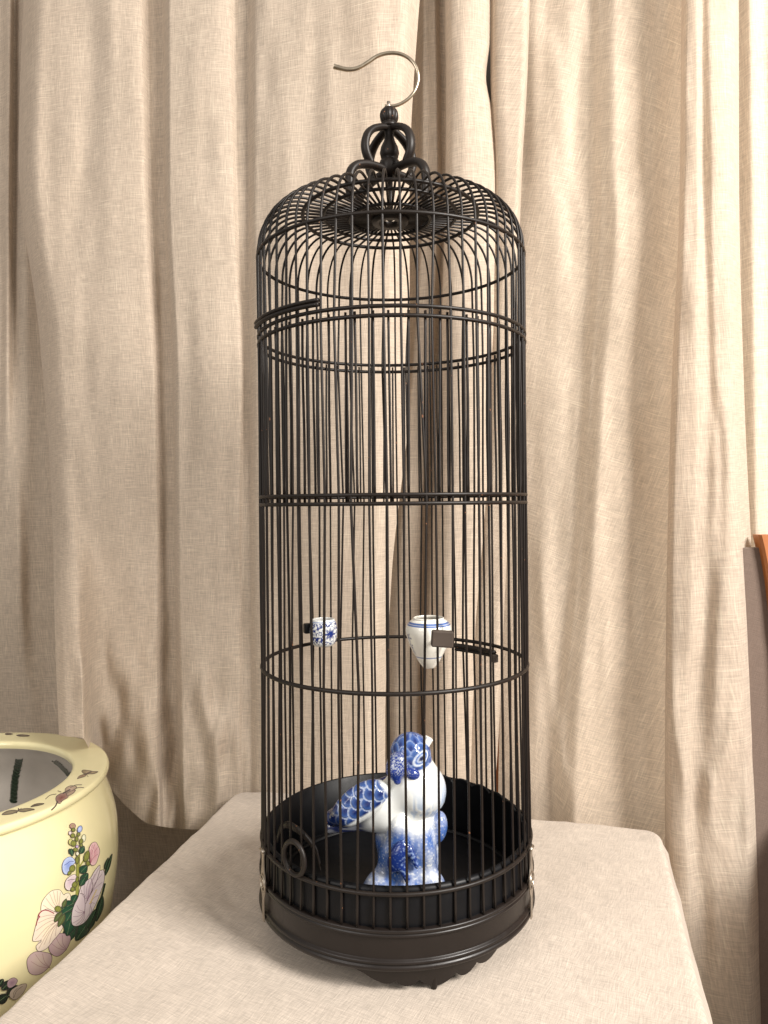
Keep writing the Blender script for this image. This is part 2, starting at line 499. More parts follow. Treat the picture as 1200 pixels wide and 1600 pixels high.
# B: the big left curtain whose hem lies on the planter
oB = [-3.5, -0.6, 2.2, 2.3, 1.2, -.9, -.9, 2.1, 2.0, 1.1, -.1, -.1, 1.7, 2.6, 3.2, 2.4, -1.5]
oB1 = list(oB); oB1[9:13] = [1.2, .4, .4, 1.4]; oB1[0:4] = [-.5, 2.2, 4.2, 2.6]
oB2 = list(oB1); oB2[0:5] = [10, 12.0, 12.5, 4.0, 2.2]
oB3 = list(oB2); oB3[0:5] = [14, 15.2, 15.4, 3.0, 3.0]; oB3[5:8] = [1.0, .6, 2.6]
B = sheet([(TOP, zipk([42, 49, 75, 150, 218, 230, 252, 266, 320, 356, 367, 386, 400, 470, 550, 632, 664], oB)),
           (300, zipk([29, 36, 62, 145, 224, 237, 255, 267, 320, 362, 372, 387, 400, 470, 550, 615, 640], oB)),
           (600, zipk([61, 68, 95, 160, 240, 250, 268, 280, 330, 375, 382, 391, 400, 460, 540, 600, 640], oB)),
           (900, zipk([81, 89, 115, 172, 245, 255, 272, 282, 330, 372, 380, 391, 400, 450, 520, 590, 612], oB1)),
           (1130, zipk([86, 100, 124, 168, 245, 254, 275, 286, 330, 372, 380, 391, 402, 450, 510, 575, 602], oB2)),
           (1300, zipk([92, 106, 130, 160, 248, 257, 278, 290, 330, 372, 380, 391, 402, 450, 510, 575, 602], oB3))],
          hem=[(60, 1140), (100, 1150), (128, 1153), (148, 1190), (172, 1230), (200, 1262), (235, 1288), (300, 1296), (700, 1300)], seed=3, cols=420, nr=280, wr=.38,
          creases=[(92, 730, 168, 1120, 11, .9), (115, 740, 150, 1060, 12, -1.3), (105, 870, 140, 1140, 9, .8), (300, 1080, 330, 1260, 10, -1.2), (318, 1060, 345, 1250, 9, 1.0), (185, 960, 215, 1240, 16, 1.0),
                   (348, 700, 372, 980, 8, -.8), (150, 40, 128, 330, 14, -.8), (300, 470, 292, 760, 9, -.7), (172, 620, 180, 900, 20, .6), (500, 40, 470, 330, 18, -.7), (226, 1130, 246, 1290, 12, 1.2), (280, 1180, 268, 1290, 10, .9), (440, 700, 452, 1100, 14, -.9)])
curtain('curtain', [B], M_curt, 'broad pale linen curtain on the left with its hem resting on the yellow planter')

# C + D: the recess and the narrow strip left of the dark slit
oC = [-5.5, -5.6, -3.6, -3.5, -5.6, -6, -6]
C = sheet([(TOP, zipk([600, 652, 663, 676, 686, 705, 730], oC)), (300, zipk([580, 645, 662, 682, 692, 705, 730], oC)),
           (700, zipk([560, 610, 640, 662, 676, 700, 730], oC)), (1000, zipk([560, 590, 625, 650, 668, 695, 720], oC)),
           (1320, zipk([550, 590, 622, 648, 664, 690, 720], oC))], seed=4, cols=120)
oD = [-5.5, -1.2, 0.2, 0.8, 0.2, -0.6, -2]
D = sheet([(TOP, zipk([694, 697, 704, 725, 748, 760, 766], oD)), (60, zipk([695, 698, 705, 725, 748, 760, 765.5], oD)),
           (122, zipk([696, 699, 706, 725, 745, 755, 759.5], oD)), (170, zipk([696, 699, 706, 726, 750, 762, 768], oD)),
           (300, zipk([695, 698, 706, 728, 755, 768, 778], oD)), (700, zipk([680, 684, 694, 715, 740, 755, 770], oD)),
           (1000, zipk([668, 673, 684, 700, 722, 735, 750], oD)), (1320, zipk([655, 662, 676, 694, 712, 726, 740], oD))], seed=5, cols=120)
curtain('curtain', [C, D], M_curt, 'narrow linen curtain behind the cage top, left of the dark slit')

# E + F: right of the slit, and the wide panel hung on the bias
oE = [-4.0, -2.4, -1.4, -.8, -.8, -1.2, -3]
E = sheet([(TOP, zipk([766, 769, 774, 792, 815, 826, 831], oE)), (120, zipk([766.5, 769, 774, 792, 812, 820, 824], oE)),
           (260, zipk([772, 774, 777, 792, 806, 812, 816], oE)), (600, zipk([758, 762, 768, 780, 792, 799, 804], oE)),
           (950, zipk([730, 736, 745, 760, 776, 784, 788], oE)), (1150, zipk([715, 724, 735, 752, 768, 775, 779], oE)),
           (1320, zipk([700, 712, 725, 742, 756, 762, 766], oE))], seed=6, cols=120)
oF = [-4.5, -3.6, -3.0, -3.2, -1.6, -.2, -.5, -2.2, -3.5]
Fs = sheet([(TOP, zipk([815, 845, 880, 915, 935, 962, 990, 1040, 1120], oF)), (300, zipk([808, 842, 880, 920, 942, 966, 990, 1040, 1120], oF)),
            (600, zipk([800, 835, 870, 905, 925, 947, 970, 1030, 1120], oF)), (900, zipk([790, 825, 855, 885, 905, 928, 952, 1010, 1120], oF)),
            (1150, zipk([780, 815, 840, 862, 882, 905, 932, 1000, 1120], oF)), (1420, zipk([776, 812, 836, 858, 878, 900, 928, 1000, 1120], oF))], seed=8, cols=260, wr=.42, creases=[(862, 80, 902, 330, 10, .8), (905, 60, 893, 300, 8, -.6), (920, 520, 880, 900, 9, .7), (1010, 500, 1000, 900, 18, -.6), (845, 860, 865, 1150, 7, .6), (870, 1120, 880, 1230, 8, .9), (1025, 100, 1020, 420, 12, .5)])
curtain('curtain', [E, Fs], M_bias, 'wide linen curtain to the right of the cage with a slanting weave')

# G + H: the bright fold standing forward on the right, and its return
oG = [-.5, 2.2, 4.2, 4.6, 3.9, 4.5, 4.0, 2.0, -0.5]
G = sheet([(TOP, zipk([1066, 1068, 1074, 1088, 1096, 1110, 1135, 1148, 1154], oG)), (300, zipk([1062, 1064, 1070, 1088, 1100, 1114, 1136, 1148, 1155], oG)),
           (620, zipk([1049, 1051, 1058, 1085, 1106, 1122, 1142, 1155, 1163], oG)), (900, zipk([1042, 1044, 1051, 1078, 1104, 1126, 1152, 1166, 1176], oG)),
           (1200, zipk([1039, 1041, 1049, 1066, 1084, 1110, 1160, 1178, 1188], oG)), (1400, zipk([1040, 1043, 1052, 1074, 1094, 1122, 1166, 1184, 1194], oG)),
           (1750, zipk([1048, 1052, 1062, 1086, 1106, 1134, 1172, 1190, 1200], oG))], seed=9, cols=220, wr=.42, creases=[(1118, 620, 1128, 860, 7, -.9), (1128, 830, 1088, 1250, 9, -.8), (1052, 1050, 1066, 1230, 7, .7), (1150, 1100, 1112, 1260, 9, .8), (1165, 1180, 1150, 1330, 9, -.8), (1100, 1200, 1125, 1320, 8, .6)])
oH = [-3, -2.5, -1.0, -2, -1.2, -2.5, -1.5, -3]
H = sheet([(TOP, zipk([1110, 1150, 1172, 1195, 1230, 1290, 1350, 1500], oH)), (600, zipk([1115, 1155, 1180, 1200, 1240, 1290, 1350, 1500], oH)),
           (1000, zipk([1120, 1165, 1185, 1205, 1240, 1290, 1350, 1500], oH)), (1750, zipk([1120, 1170, 1190, 1210, 1240, 1290, 1350, 1500], oH))], seed=10, cols=160)
curtain('curtain', [G, H], M_sheer, 'brightest linen curtain on the right, one fold standing forward beside the table')

# ------------------------------------------------------------------ tablecloth over a square table
def on_plane(px, py, z):
    d = ray(px, py); t = (z - EYE.z) / d.z
    return EYE + d * t
bl, br = on_plane(366, 1232, 0), on_plane(1028, 1296, 0)
ux = (br - bl).normalized(); uy = Vector((ux.y, -ux.x, 0))          # uy runs towards the camera
def tablecloth():
    w, l, rc = (br - bl).length, 0.74, 0.022
    def outline(off, n_c=10, n_s=70):
        a, b = w / 2 + off, l / 2 + off; r_ = rc + off
        P = []
        for (sx, sy, q) in ((1, -1, -90), (1, 1, 0), (-1, 1, 90), (-1, -1, 180)):
            cx, cy = sx * (a - r_), sy * (b - r_)
            for k in range(n_c + 1):
                t = R(q + 90 * k / n_c)
                P.append((cx + r_ * math.cos(t), cy + r_ * math.sin(t)))
        P = np.array(P); n = len(P); out = []
        for i in range(n):
            p, q = P[i], P[(i + 1) % n]
            m_ = n_s if i % (n_c + 1) == n_c else 1
            for k in range(m_): out.append(p + (q - p) * k / m_)
        return np.array(out)
    base = outline(0.0); n = len(base)
    rings = []
    for k in range(1, 61):
        t = k / 60
        rings.append((base * t * (1 - 0.006 / (w / 2)), np.zeros(n)))
    er = 0.010
    for k in range(1, 7):
        a = R(90 * k / 6)
        rings.append((outline(-0.006 + er * math.sin(a)) , np.full(n, -er * (1 - math.cos(a)))))
    arc = np.r_[0, np.cumsum(np.linalg.norm(np.diff(base, axis=0), axis=1))]
    for k in range(1, 25):
        t = k / 24; dz = -er - t * (-FLOOR - er - 0.004)
        flare = 0.006 + 0.03 * t + 0.016 * t * np.sin(arc * 38 + 2 * np.sin(arc * 9)) + .006 * t * np.sin(arc * 91)
        nrm = outline(0.01) - base; nrm /= np.linalg.norm(nrm, axis=1)[:, None]
        rings.append((outline(0.004) + nrm * flare[:, None], np.full(n, dz)))
    V, U = [], []
    cen = (bl + br) / 2 + uy * (l / 2)
    Vl = [(0, 0, 0)]
    for (P, z) in rings:
        for i in range(n): Vl.append((P[i][0], P[i][1], z[i]))
    Vl = np.array(Vl, float)
    # soft unevenness of the cloth on the top
    x, y = Vl[:, 0], Vl[:, 1]
    top = np.exp(np.minimum(Vl[:, 2], 0) * 80)
    keep = np.array(cen)
    wxw = keep[0] + x * ux.x + y * uy.x; wyw = keep[1] + x * ux.y + y * uy.y
    near = sstep(0.15, 0.22, np.hypot(wxw, wyw))
    h = (vnoise(x * 16, y * 16, 0, 21) - .5) * .0034 + (vnoise((x + y * .6) * 22, (y - x * .6) * 60, 0, 22) - .5) * .0026
    h += (vnoise((x - y * .8) * 70, (y + x * .8) * 18, 2, 24) - .5) * .0014
    Vl[:, 2] += (h * near - 0.0012 * 0) * top
    Vl[:, 0] += sstep(.15, -w / 2, Vl[:, 0]) * (.010 + .022 * (Vl[:, 1] + l / 2) / .5)
    Vw = np.c_[keep[0] + Vl[:, 0] * ux.x + Vl[:, 1] * uy.x, keep[1] + Vl[:, 0] * ux.y + Vl[:, 1] * uy.y, Vl[:, 2]]
    Fc = []
    for i in range(n): Fc.append((0, 1 + i, 1 + (i + 1) % n))
    for k in range(len(rings) - 1):
        for i in range(n):
            j = (i + 1) % n
            Fc.append((1 + k * n + i, 1 + (k + 1) * n + i, 1 + (k + 1) * n + j, 1 + k * n + j))
    uv = Vl[:, :2] + np.c_[Vl[:, 2] * .7, Vl[:, 2] * .7]
    # upward normals
    a, b, c = Vw[Fc[0][0]], Vw[Fc[0][1]], Vw[Fc[0][2]]
    if np.cross(b - a, c - a)[2] < 0: Fc = [f[::-1] for f in Fc]
    o = mobj('tablecloth', Vw, Fc, M_cloth, None, True, uv=uv)
    return tag(o, 'pale oatmeal linen cloth covering the square table under the birdcage', 'tablecloth')
tablecloth()

# ------------------------------------------------------------------ birdcage
cage = empty('birdcage', (0, 0, 0), 'tall black cylindrical bamboo birdcage with scrolled top and brass hook, standing on the cloth', 'birdcage')
RB = 0.1515

def ring(r, z, rad, flat=1.0, n=140, name='ring', material=M_lac):
    V, Fc = tube(ringpts(r, z, n), rad, 8, True, flat)
    return mobj(name, V, Fc, material, cage)
for (r_, z_, t_) in ((0.1508, 0.740, .0021), (0.1508, 0.6515, .0021), (0.1508, 0.6425, .0021), (0.1510, 0.4725, .0020), (0.1510, 0.4640, .0020),
                     (0.1512, 0.2825, .0023), (0.1535, 0.0985, .0023), (0.1000, 0.7925, .0022), (0.0760, 0.7935, .0020), (0.0460, 0.7900, .0020)):
    ring(r_, z_, t_)
# bars
NB = 60
def bar_path(i):
    a0 = 2 * math.pi * (i + 0.5) / NB
    zk = [0.064, 0.0985, 0.2825, 0.464, 0.4725, 0.6425, 0.6515, 0.740]
    j = [0, .001, random.gauss(0, .012), random.gauss(0, .011), 0, random.gauss(0, .008), 0, random.gauss(0, .006)]
    j[4] = j[3] + .0005; j[6] = j[5] + .0003
    if i == 1: j[4] = j[3] = .045; j[2] = .02
    if i == NB // 2 + 3: j[3] = j[4] = -.03
    zs, rs, an = [], [], []
    for z in np.r_[np.linspace(0.064, 0.0985, 3), np.linspace(0.0985, .2825, 9)[1:], np.linspace(.2825, .464, 9)[1:], np.linspace(.464, .6425, 9)[1:], np.linspace(.6425, .74, 5)[1:]]:
        zs.append(z); an.append(a0 + np.interp(z, zk, j))
        bow = 0.0012 * math.sin((z - .1) * 17 + i * 1.7)
        rs.append(np.interp(z, [0.064, 0.0985, .2825, .74], [.1540, .1530, .1512, .1508]) + bow * .3)
    aT = a0 + j[7]
    # shoulder and the almost flat, slightly dished top
    for t in np.linspace(0, 1, 13)[1:]:
        ang = t * math.pi / 2
        rs.append(.104 + .0468 * math.cos(ang) ** 0.93); zs.append(.740 + .0565 * math.sin(ang) ** 0.93); an.append(aT + (a0 - aT) * t)
    for t in np.linspace(0, 1, 9)[1:]:
        rs.append(.104 - (.104 - .018) * t); zs.append(.7965 - .0065 * t ** 1.3); an.append(a0)
    rs, zs, an = map(np.array, (rs, zs, an))
    return np.c_[rs * np.sin(an), -rs * np.cos(an), zs]
for i in range(NB):
    V, Fc = tube(bar_path(i), random.uniform(.00128, .00156), 6)
    mobj('bar', V, Fc, M_lac, cage)
# the second, inner layer of bars between the two double hoops
for i in range(NB):
    a0 = 2 * math.pi * (i + .5) / NB + random.gauss(.03, .011)
    a1 = a0 + random.gauss(0, .006)
    zz = np.linspace(.4660, .6480, 12); aa = a0 + (a1 - a0) * (zz - .466) / .182
    rr = .1478 + .0005 * np.sin(zz * 40 + i)
    V, Fc = tube(np.c_[rr * np.sin(aa), -rr * np.cos(aa), zz], random.uniform(.00125, .0015), 6)
    mobj('bar', V, Fc, M_lac, cage)
# central disc of the top
V, Fc = lathe([(.0085, .7915), (.0205, .7920), (.0215, .7900), (.0205, .7860), (.0085, .7865), (.0085, .7915)], 40)
mobj('top_disc', V, Fc, M_lac, cage)

# base: wall behind the bar feet, band with beads, floor, scalloped back lip, feet
V, Fc = lathe([(.1475, .034), (.1475, .104), (.1490, .105), (.1512, .1000), (.1512, .060)], 160)
mobj('tray_wall', V, Fc, M_tray, cage)
V, Fc = lathe([(.1512, .0655), (.1560, .0655), (.1568, .0645), (.1568, .0625), (.1545, .0618), (.1562, .0608), (.1566, .0595), (.1562, .0582), (.1540, .0577), (.1538, .0571), (.1538, .056),
               (.1538, .038), (.1538, .0369), (.1540, .0363), (.1560, .0358), (.1568, .0345), (.1568, .0328), (.1548, .0318), (.1570, .0310), (.1576, .0290), (.1570, .0268), (.1540, .0255), (.1440, .0255)], 180)
mobj('base_band', V, Fc, M_band, cage)
n_ = 96
A_ = np.linspace(0, 2 * math.pi, n_, endpoint=False)
V, Fc = lathe([(0.0005, .036), (.05, .0361), (.10, .0360), (.144, .0362), (.1474, .0380)], 96)
mobj('tray_floor', V, Fc, M_tray, cage)
V, Fc = lathe([(.1350, .0372), (.1360, .0400), (.1380, .0405), (.1395, .0390), (.1400, .0372)], 120)
mobj('tray_bead', V, Fc, M_tray, cage)
# scalloped lip standing up along the back right
def lip():
    mb = MB(); a = np.linspace(88, 272, 240); V = []
    for ang in a:
        ph = (ang - 88) / 184 * 15
        sc = .0995 + .0060 * abs(math.sin(math.pi * ph)) ** .6 + .0035 * math.sin(math.pi * (ang - 88) / 184)
        for (r_, z_) in ((.1440, .034), (.1440, sc - .0010), (.1447, sc), (.1458, sc), (.1465, sc - .0010), (.1465, .034)):
            V.append((r_ * math.sin(R(ang)), -r_ * math.cos(R(ang)), z_))
    Fc = []
    for i in range(len(a) - 1):
        for k in range(5): Fc.append((i * 6 + k, i * 6 + k + 1, (i + 1) * 6 + k + 1, (i + 1) * 6 + k))
    Fc.append(tuple(range(6))); Fc.append(tuple((len(a) - 1) * 6 + k for k in range(6))[::-1])
    return V, Fc
def half_lip(a0, a1):
    a = np.linspace(a0, a1, 160); V = []
    for ang in a:
        ph = (ang - a0) / 12.0
        sc = .1010 + .0065 * abs(math.sin(math.pi * ph)) ** .55
        for (r_, z_) in ((.1445, .038), (.1445, sc - .0010), (.1452, sc), (.1462, sc), (.1469, sc - .0010), (.1469, .038)):
            V.append((r_ * math.sin(R(ang)), -r_ * math.cos(R(ang)), z_))
    Fc = []
    for i in range(len(a) - 1):
        for k in range(5): Fc.append((i * 6 + k, i * 6 + k + 1, (i + 1) * 6 + k + 1, (i + 1) * 6 + k))
    Fc.append(tuple(range(6))); Fc.append(tuple((len(a) - 1) * 6 + k for k in range(6))[::-1])
    return V, Fc
V, Fc = half_lip(76, 184)
mobj('scalloped_lip', V, Fc, M_tray, cage, False)

# feet: three scalloped aprons, each on a small peg
ft = [(-20.5, .0), (-18, .0020), (-13.5, .0068), (-11, .0110), (-8.5, .0143), (-5.8, .0170), (-3.5, .0168), (-1.2, .0140), (-.6, .0176), (.7, .0186), (3, .0191), (5.4, .0189), (7.0, .0178), (7.6, .0163), (8.3, .0190), (10, .0205), (15, .0228), (17, .0230),
      (19, .0222), (21, .0190), (22, .0168), (22.8, .0184), (25, .0194), (27, .0193), (29, .0178), (30.4, .0145), (31, .0126), (31.9, .0146), (34, .0148), (37, .0134), (40, .0094), (42, .0045), (43, .0)]
def foot(c):
    a = np.linspace(-20.5, 43, 180)
    dep = np.interp(a, [p[0] for p in ft], [p[1] for p in ft])
    for (a0_, a1_, d0_, d1_, h_) in ((-1.2, 7.6, .0140, .0135, .0060), (7.6, 22, .0135, .0125, .0097), (22, 31, .0125, .0085, .0080), (31, 43, .0085, .0, .0085)):
        t_ = (a - a0_) / (a1_ - a0_); on = (t_ >= 0) & (t_ <= 1)
        dep = np.where(on, d0_ + (d1_ - d0_) * t_ + h_ * np.sin(np.pi * np.clip(t_, 0, 1)) ** .75, dep)
    dep = np.maximum(dep, 0)
    V = []
    for ang, d in zip(a, dep):
        zb = .0262 - d
        g = R(ang + c)
        for (r_, z_) in ((.1490, .0262), (.1515, .0262), (.1515 - .22 * d, zb), (.1490 - .22 * d, zb)):
            V.append((r_ * math.sin(g), -r_ * math.cos(g), z_))
    Fc = []
    for i in range(len(a) - 1):
        for k in range(4): Fc.append((i * 4 + k, (i + 1) * 4 + k, (i + 1) * 4 + (k + 1) % 4, i * 4 + (k + 1) % 4))
    o = mobj('foot', V, Fc, M_band, cage, False)
    g = R(c + 13.5)
    P = np.array([(.1446 * math.sin(g), -.1446 * math.cos(g), z_) for z_ in (.022, .010, .0030, .0004)])
    V, Fc = tube(P, [.0042, .0040, .0034, .0028], 10)
    mobj('peg', V, Fc, M_lac, o)
for c in (0, 120, 240): foot(c)

# silver clasps on both sides
def clasp(az):
    prof = [(.1015, .0045), (.098, .0050), (.090, .0045), (.083, .0058), (.077, .0085), (.070, .0105), (.063, .0105), (.056, .0085), (.051, .0055), (.045, .0042), (.036, .0038), (.027, .0040), (.0255, .003)]
    prof = np.array(prof); prof[:, 1] *= .8; pr = crom(prof, 3)
    V = []
    for (z_, w_) in pr:
        for s_ in (-1, 1):
            for r_ in (.1578, .1588):
                g = R(az) + s_ * w_ / .158
                V.append((r_ * math.sin(g), -r_ * math.cos(g), z_))
    Fc = []
    for i in range(len(pr) - 1):
        b = i * 4
        for (p, q) in ((0, 1), (1, 3), (3, 2), (2, 0)): Fc.append((b + p, b + q, b + 4 + q, b + 4 + p))
    Fc += [(0, 2, 3, 1), tuple(len(V) - 4 + k for k in (0, 1, 3, 2))]
    o = mobj('clasp', V, Fc, M_clasp, cage, False)
    # pierced roundel
    def cpt(dx, z_, r_=.1590):
        g = R(az) + dx / .158
        return (r_ * math.sin(g), -r_ * math.cos(g), z_)
    for rr in (.0085, .0045):
        P = [cpt(rr * math.cos(t), .0665 + rr * math.sin(t)) for t in np.linspace(0, 2 * math.pi, 28, endpoint=False)]
        V, Fc = tube(P, .0009, 6, True); mobj('roundel', V, Fc, M_clasp, o)
    mb = MB()
    for t in np.linspace(0, 2 * math.pi, 6, endpoint=False):
        P = [cpt(.0062 * math.cos(t) + .0014 * math.cos(k), .0665 + .0062 * math.sin(t) + .0014 * math.sin(k), .1592) for k in np.linspace(0, 2 * math.pi, 10, endpoint=False)]
        mb.add(P, [tuple(range(10))])
    mb.build('piercing', M_tray, o, False)
    V, Fc = tube([cpt(-.005, .1015), cpt(.005, .1015)], .0018, 8); mobj('clasp_lip', V, Fc, M_clasp, o)
clasp(-65); clasp(65)

# door fittings
def arc_rod(name, r_, z_, a0, a1, rad):
    V, Fc = tube(ringpts(r_, z_, 30, a0, a1), rad, 8); return mobj(name, V, Fc, M_lac, cage)
arc_rod('door_rail', .1550, .6570, -72, -27.5, .0024); arc_rod('door_rail', .1552, .6612, -72, -27.5, .0022)
arc_rod('door_rail', .1445, .2760, 146, 119, .0032); arc_rod('door_rail', .1478, .2705, 146, 119, .0026)
g = R(119); V, Fc = box(.144 * math.sin(g), -.144 * math.cos(g), .2690, .008, .008, .010, Matrix.Rotation(g, 4, 'Z')); mobj('rail_stop', V, Fc, M_grey, cage, False)
g = R(-41); c_ = np.array([.1575 * math.sin(g), -.1575 * math.cos(g), .1160]); e1 = np.array([math.cos(g), math.sin(g), 0]); e3 = np.array([0, 0, 1.0])
for (rr, tr, off) in ((.0147, .0025, 0.0),):
    P = [c_ + e1 * rr * math.cos(t) + e3 * rr * math.sin(t) for t in np.linspace(0, 2 * math.pi, 40, endpoint=False)]
    V, Fc = tube(P, tr, 10, True); mobj('door_handle', V, Fc, M_lac, cage)
# small arched door plate behind the handle
def plate():
    top = crom([(-58, .120), (-55, .132), (-50, .140), (-44, .141), (-38, .137), (-33, .128), (-31, .115)], 6)
    V = []
    for (a, z_) in top:
        for r_ in (.1492, .1478):
            for zz in (z_, z_ - .0062): V.append((r_ * math.sin(R(a)), -r_ * math.cos(R(a)), zz))
    Fc = []
    for i in range(len(top) - 1):
        b = i * 4
        for (p, q) in ((0, 1), (1, 3), (3, 2), (2, 0)): Fc.append((b + p, b + 4 + p, b + 4 + q, b + q))
    mobj('door_arch', V, Fc, M_lac, cage)
plate()

# crown: four lower scrolls, four upper scrolls, baluster, hub, melon bead, hook
def scroll(name, pts, az, rad, segs=10, flat=.75):
    P2 = crom(pts, 8)
    P = np.array([(r_ * math.sin(R(az)), -r_ * math.cos(R(az)), z_) for (r_, z_) in P2])
    t = np.linspace(0, 1, len(P))
    V, Fc = tube(P, np.interp(t, [0, .5, 1], [rad * 1.0, rad * 1.05, rad * .85]), segs, False, flat)
    return mobj(name, V, Fc, M_lac, cage)
for k in range(4):
    az = 45 + 90 * k - 4
    scroll('lower_scroll', [(.006, .845), (.018, .8455), (.033, .8440), (.048, .8390), (.0570, .830), (.0595, .819), (.0590, .808), (.0575, .7975)], az, .0060)
    scroll('upper_scroll', [(.0285, .847), (.0345, .856), (.0362, .866), (.0330, .877), (.0255, .8855), (.0145, .8915), (.003, .8950)], az, .0056)
V, Fc = lathe([(.0002, .840), (.008, .840), (.0115, .845), (.0125, .852), (.0110, .857), (.0060, .8585), (.0098, .861), (.0112, .8665), (.0098, .873), (.0064, .880), (.0050, .886), (.0058, .891), (.0078, .893), (.0080, .8965), (.0062, .8985), (.004, .903), (.0002, .903)], 32)
mobj('baluster', V, Fc, M_lac, cage)
V, Fc = lathe([(.0002, .7895), (.0035, .7895), (.0036, .842), (.0002, .842)], 14)
mobj('top_pin', V, Fc, M_lac, cage)
# melon bead
prof = [(.0002, .8975), (.0085, .8980), (.0100, .9000), (.0086, .9015), (.0094, .9030)] + [(.0018 + .0092 * math.cos(t), .9115 + .0102 * math.sin(t)) for t in np.linspace(-.95, 1.35, 14)] + [(.0002, .9218)]
V, Fc = lathe(prof, 80)
V = np.array(V)
for i in range(len(V)):
    if V[i, 2] > .9026:
        a = math.atan2(V[i, 0], -V[i, 1]); s_ = 1 - .13 * (1 - abs(math.cos(a * 5 + .4)) ** .6) * sstep(.9216, .917, np.array(V[i, 2]))
        V[i, 0] *= s_; V[i, 1] *= s_
V[:, 2] -= .0030
mobj('melon_bead', V, Fc, M_lac, cage)
# hook, bent steel rod
def hk(px, py, dep=.85):
    d = ray(px, py); return np.array(EYE + d * dep) - np.array([0, 0, .007])
hp = [(601, 166), (609, 166.5), (622, 164.5), (637, 156), (648, 143), (653.5, 125), (650, 107), (640, 94.5), (625, 87), (607, 86), (590, 91), (575, 101), (560, 110), (545, 113), (530, 110.5), (522, 108.5)]
P = crom([hk(*p) for p in hp], 8)
P[:, 1] += np.linspace(0, -.006, len(P))
V, Fc = tube(P, np.interp(np.linspace(0, 1, len(P)), [0, .1, .8, 1], [.0020, .0019, .0022, .0028]), 12)
mobj('hook', V, Fc, M_hook, cage)
V, Fc = tube([(-.0005, -.001, .916), (-.0005, -.001, .9245)], .0022, 10); mobj('hook_screw', V, Fc, M_clasp, cage)

# ------------------------------------------------------------------ signed-distance modelling for the figurine
def ell(P, c, r, rot=None):
    q = P - np.array(c)
    if rot is not None: q = q @ np.array(rot)
    r = np.array(r, float)
    k0 = np.linalg.norm(q / r, axis=-1); k1 = np.linalg.norm(q / (r * r), axis=-1) + 1e-9
    return k0 * (k0 - 1) / k1
def smin(a, b, k):
    h = np.clip(.5 + .5 * (b - a) / k, 0, 1)
    return b * (1 - h) + a * h - k * h * (1 - h)
def cap(P, a, b, ra, rb):
    a, b = np.array(a, float), np.array(b, float)
    pa = P - a; ba = b - a
    h = np.clip((pa @ ba) / (ba @ ba), 0, 1)
    return np.linalg.norm(pa - h[..., None] * ba, axis=-1) - (ra + (rb - ra) * h)
def roty(deg):            # rotate in the picture plane (X right, Z up)
    c, s = math.cos(R(deg)), math.sin(R(deg))
    return np.array([[c, 0, -s], [0, 1, 0], [s, 0, c]])

def nets(f, lo, hi, h):
    lo, hi = np.array(lo, float), np.array(hi, float)
    n = np.ceil((hi - lo) / h).astype(int) + 1
    ax = [lo[i] + h * np.arange(n[i]) for i in range(3)]
    G_ = np.stack(np.meshgrid(*ax, indexing='ij'), -1)
    D_ = f(G_)
    ins = D_ < 0
    cs = [slice(0, -1), slice(1, None)]
    acc = np.zeros(tuple(n - 1) + (3,)); cnt = np.zeros(tuple(n - 1))
    corners = [(i, j, k) for i in (0, 1) for j in (0, 1) for k in (0, 1)]
    for a in corners:
        for axs in range(3):
            if a[axs] == 1: continue
            b = list(a); b[axs] = 1
            da = D_[cs[a[0]], cs[a[1]], cs[a[2]]]; db = D_[cs[b[0]], cs[b[1]], cs[b[2]]]
            m_ = (da < 0) != (db < 0)
            t = np.where(m_, da / np.where(m_, da - db, 1), 0)
            off = np.zeros(m_.shape + (3,)); off[..., 0], off[..., 1], off[..., 2] = a
            off[..., axs] = t
            acc += np.where(m_[..., None], off, 0); cnt += m_
    act = cnt > 0
    idx = -np.ones(act.shape, int); idx[act] = np.arange(act.sum())
    cell = np.argwhere(act)
    V = lo + h * (cell + acc[act] / cnt[act][:, None])
    Fc = []
    for axs in range(3):
        o1, o2 = [(1, 2), (2, 0), (0, 1)][axs]
        s0 = [slice(None)] * 3; s1 = [slice(None)] * 3
        s0[axs] = slice(0, -1); s1[axs] = slice(1, None)
        ch = ins[tuple(s0)] != ins[tuple(s1)]
        E_ = np.argwhere(ch)
        E_ = E_[(E_[:, o1] > 0) & (E_[:, o2] > 0) & (E_[:, o1] < n[o1] - 1) & (E_[:, o2] < n[o2] - 1)]
        d1 = np.zeros(3, int); d1[o1] = 1; d2 = np.zeros(3, int); d2[o2] = 1
        q = np.stack([idx[tuple((E_ - d1 - d2).T)], idx[tuple((E_ - d2).T)], idx[tuple(E_.T)], idx[tuple((E_ - d1).T)]], 1)
        inside0 = ins[tuple(E_.T)]
        q[~inside0] = q[~inside0][:, ::-1]
        Fc.append(q)
    return V, np.concatenate(Fc)

# local millimetres: X to the right, Y away from the camera, Z up
FIG = Vector((0.0095, -0.040, 0.0362))
parrot = empty('parrot_figurine', FIG, 'blue and white porcelain parrot figurine perched on a stump inside the birdcage', 'figurine')
WHITE = np.array((.74, .76, .74)); COB = np.array((.010, .026, .145)); MID = np.array((.065, .145, .41)); PALE = np.array((.33, .45, .68))

def grad_fix(V, f, it=2):
    for _ in range(it):
        d = f(V); e = .5
        g = np.stack([f(V + np.eye(3)[i] * e) - f(V - np.eye(3)[i] * e) for i in range(3)], -1) / (2 * e)
        V = V - (d / (np.sum(g * g, -1) + 1e-6))[:, None] * g
    return V, g / (np.linalg.norm(g, axis=-1)[:, None] + 1e-9)

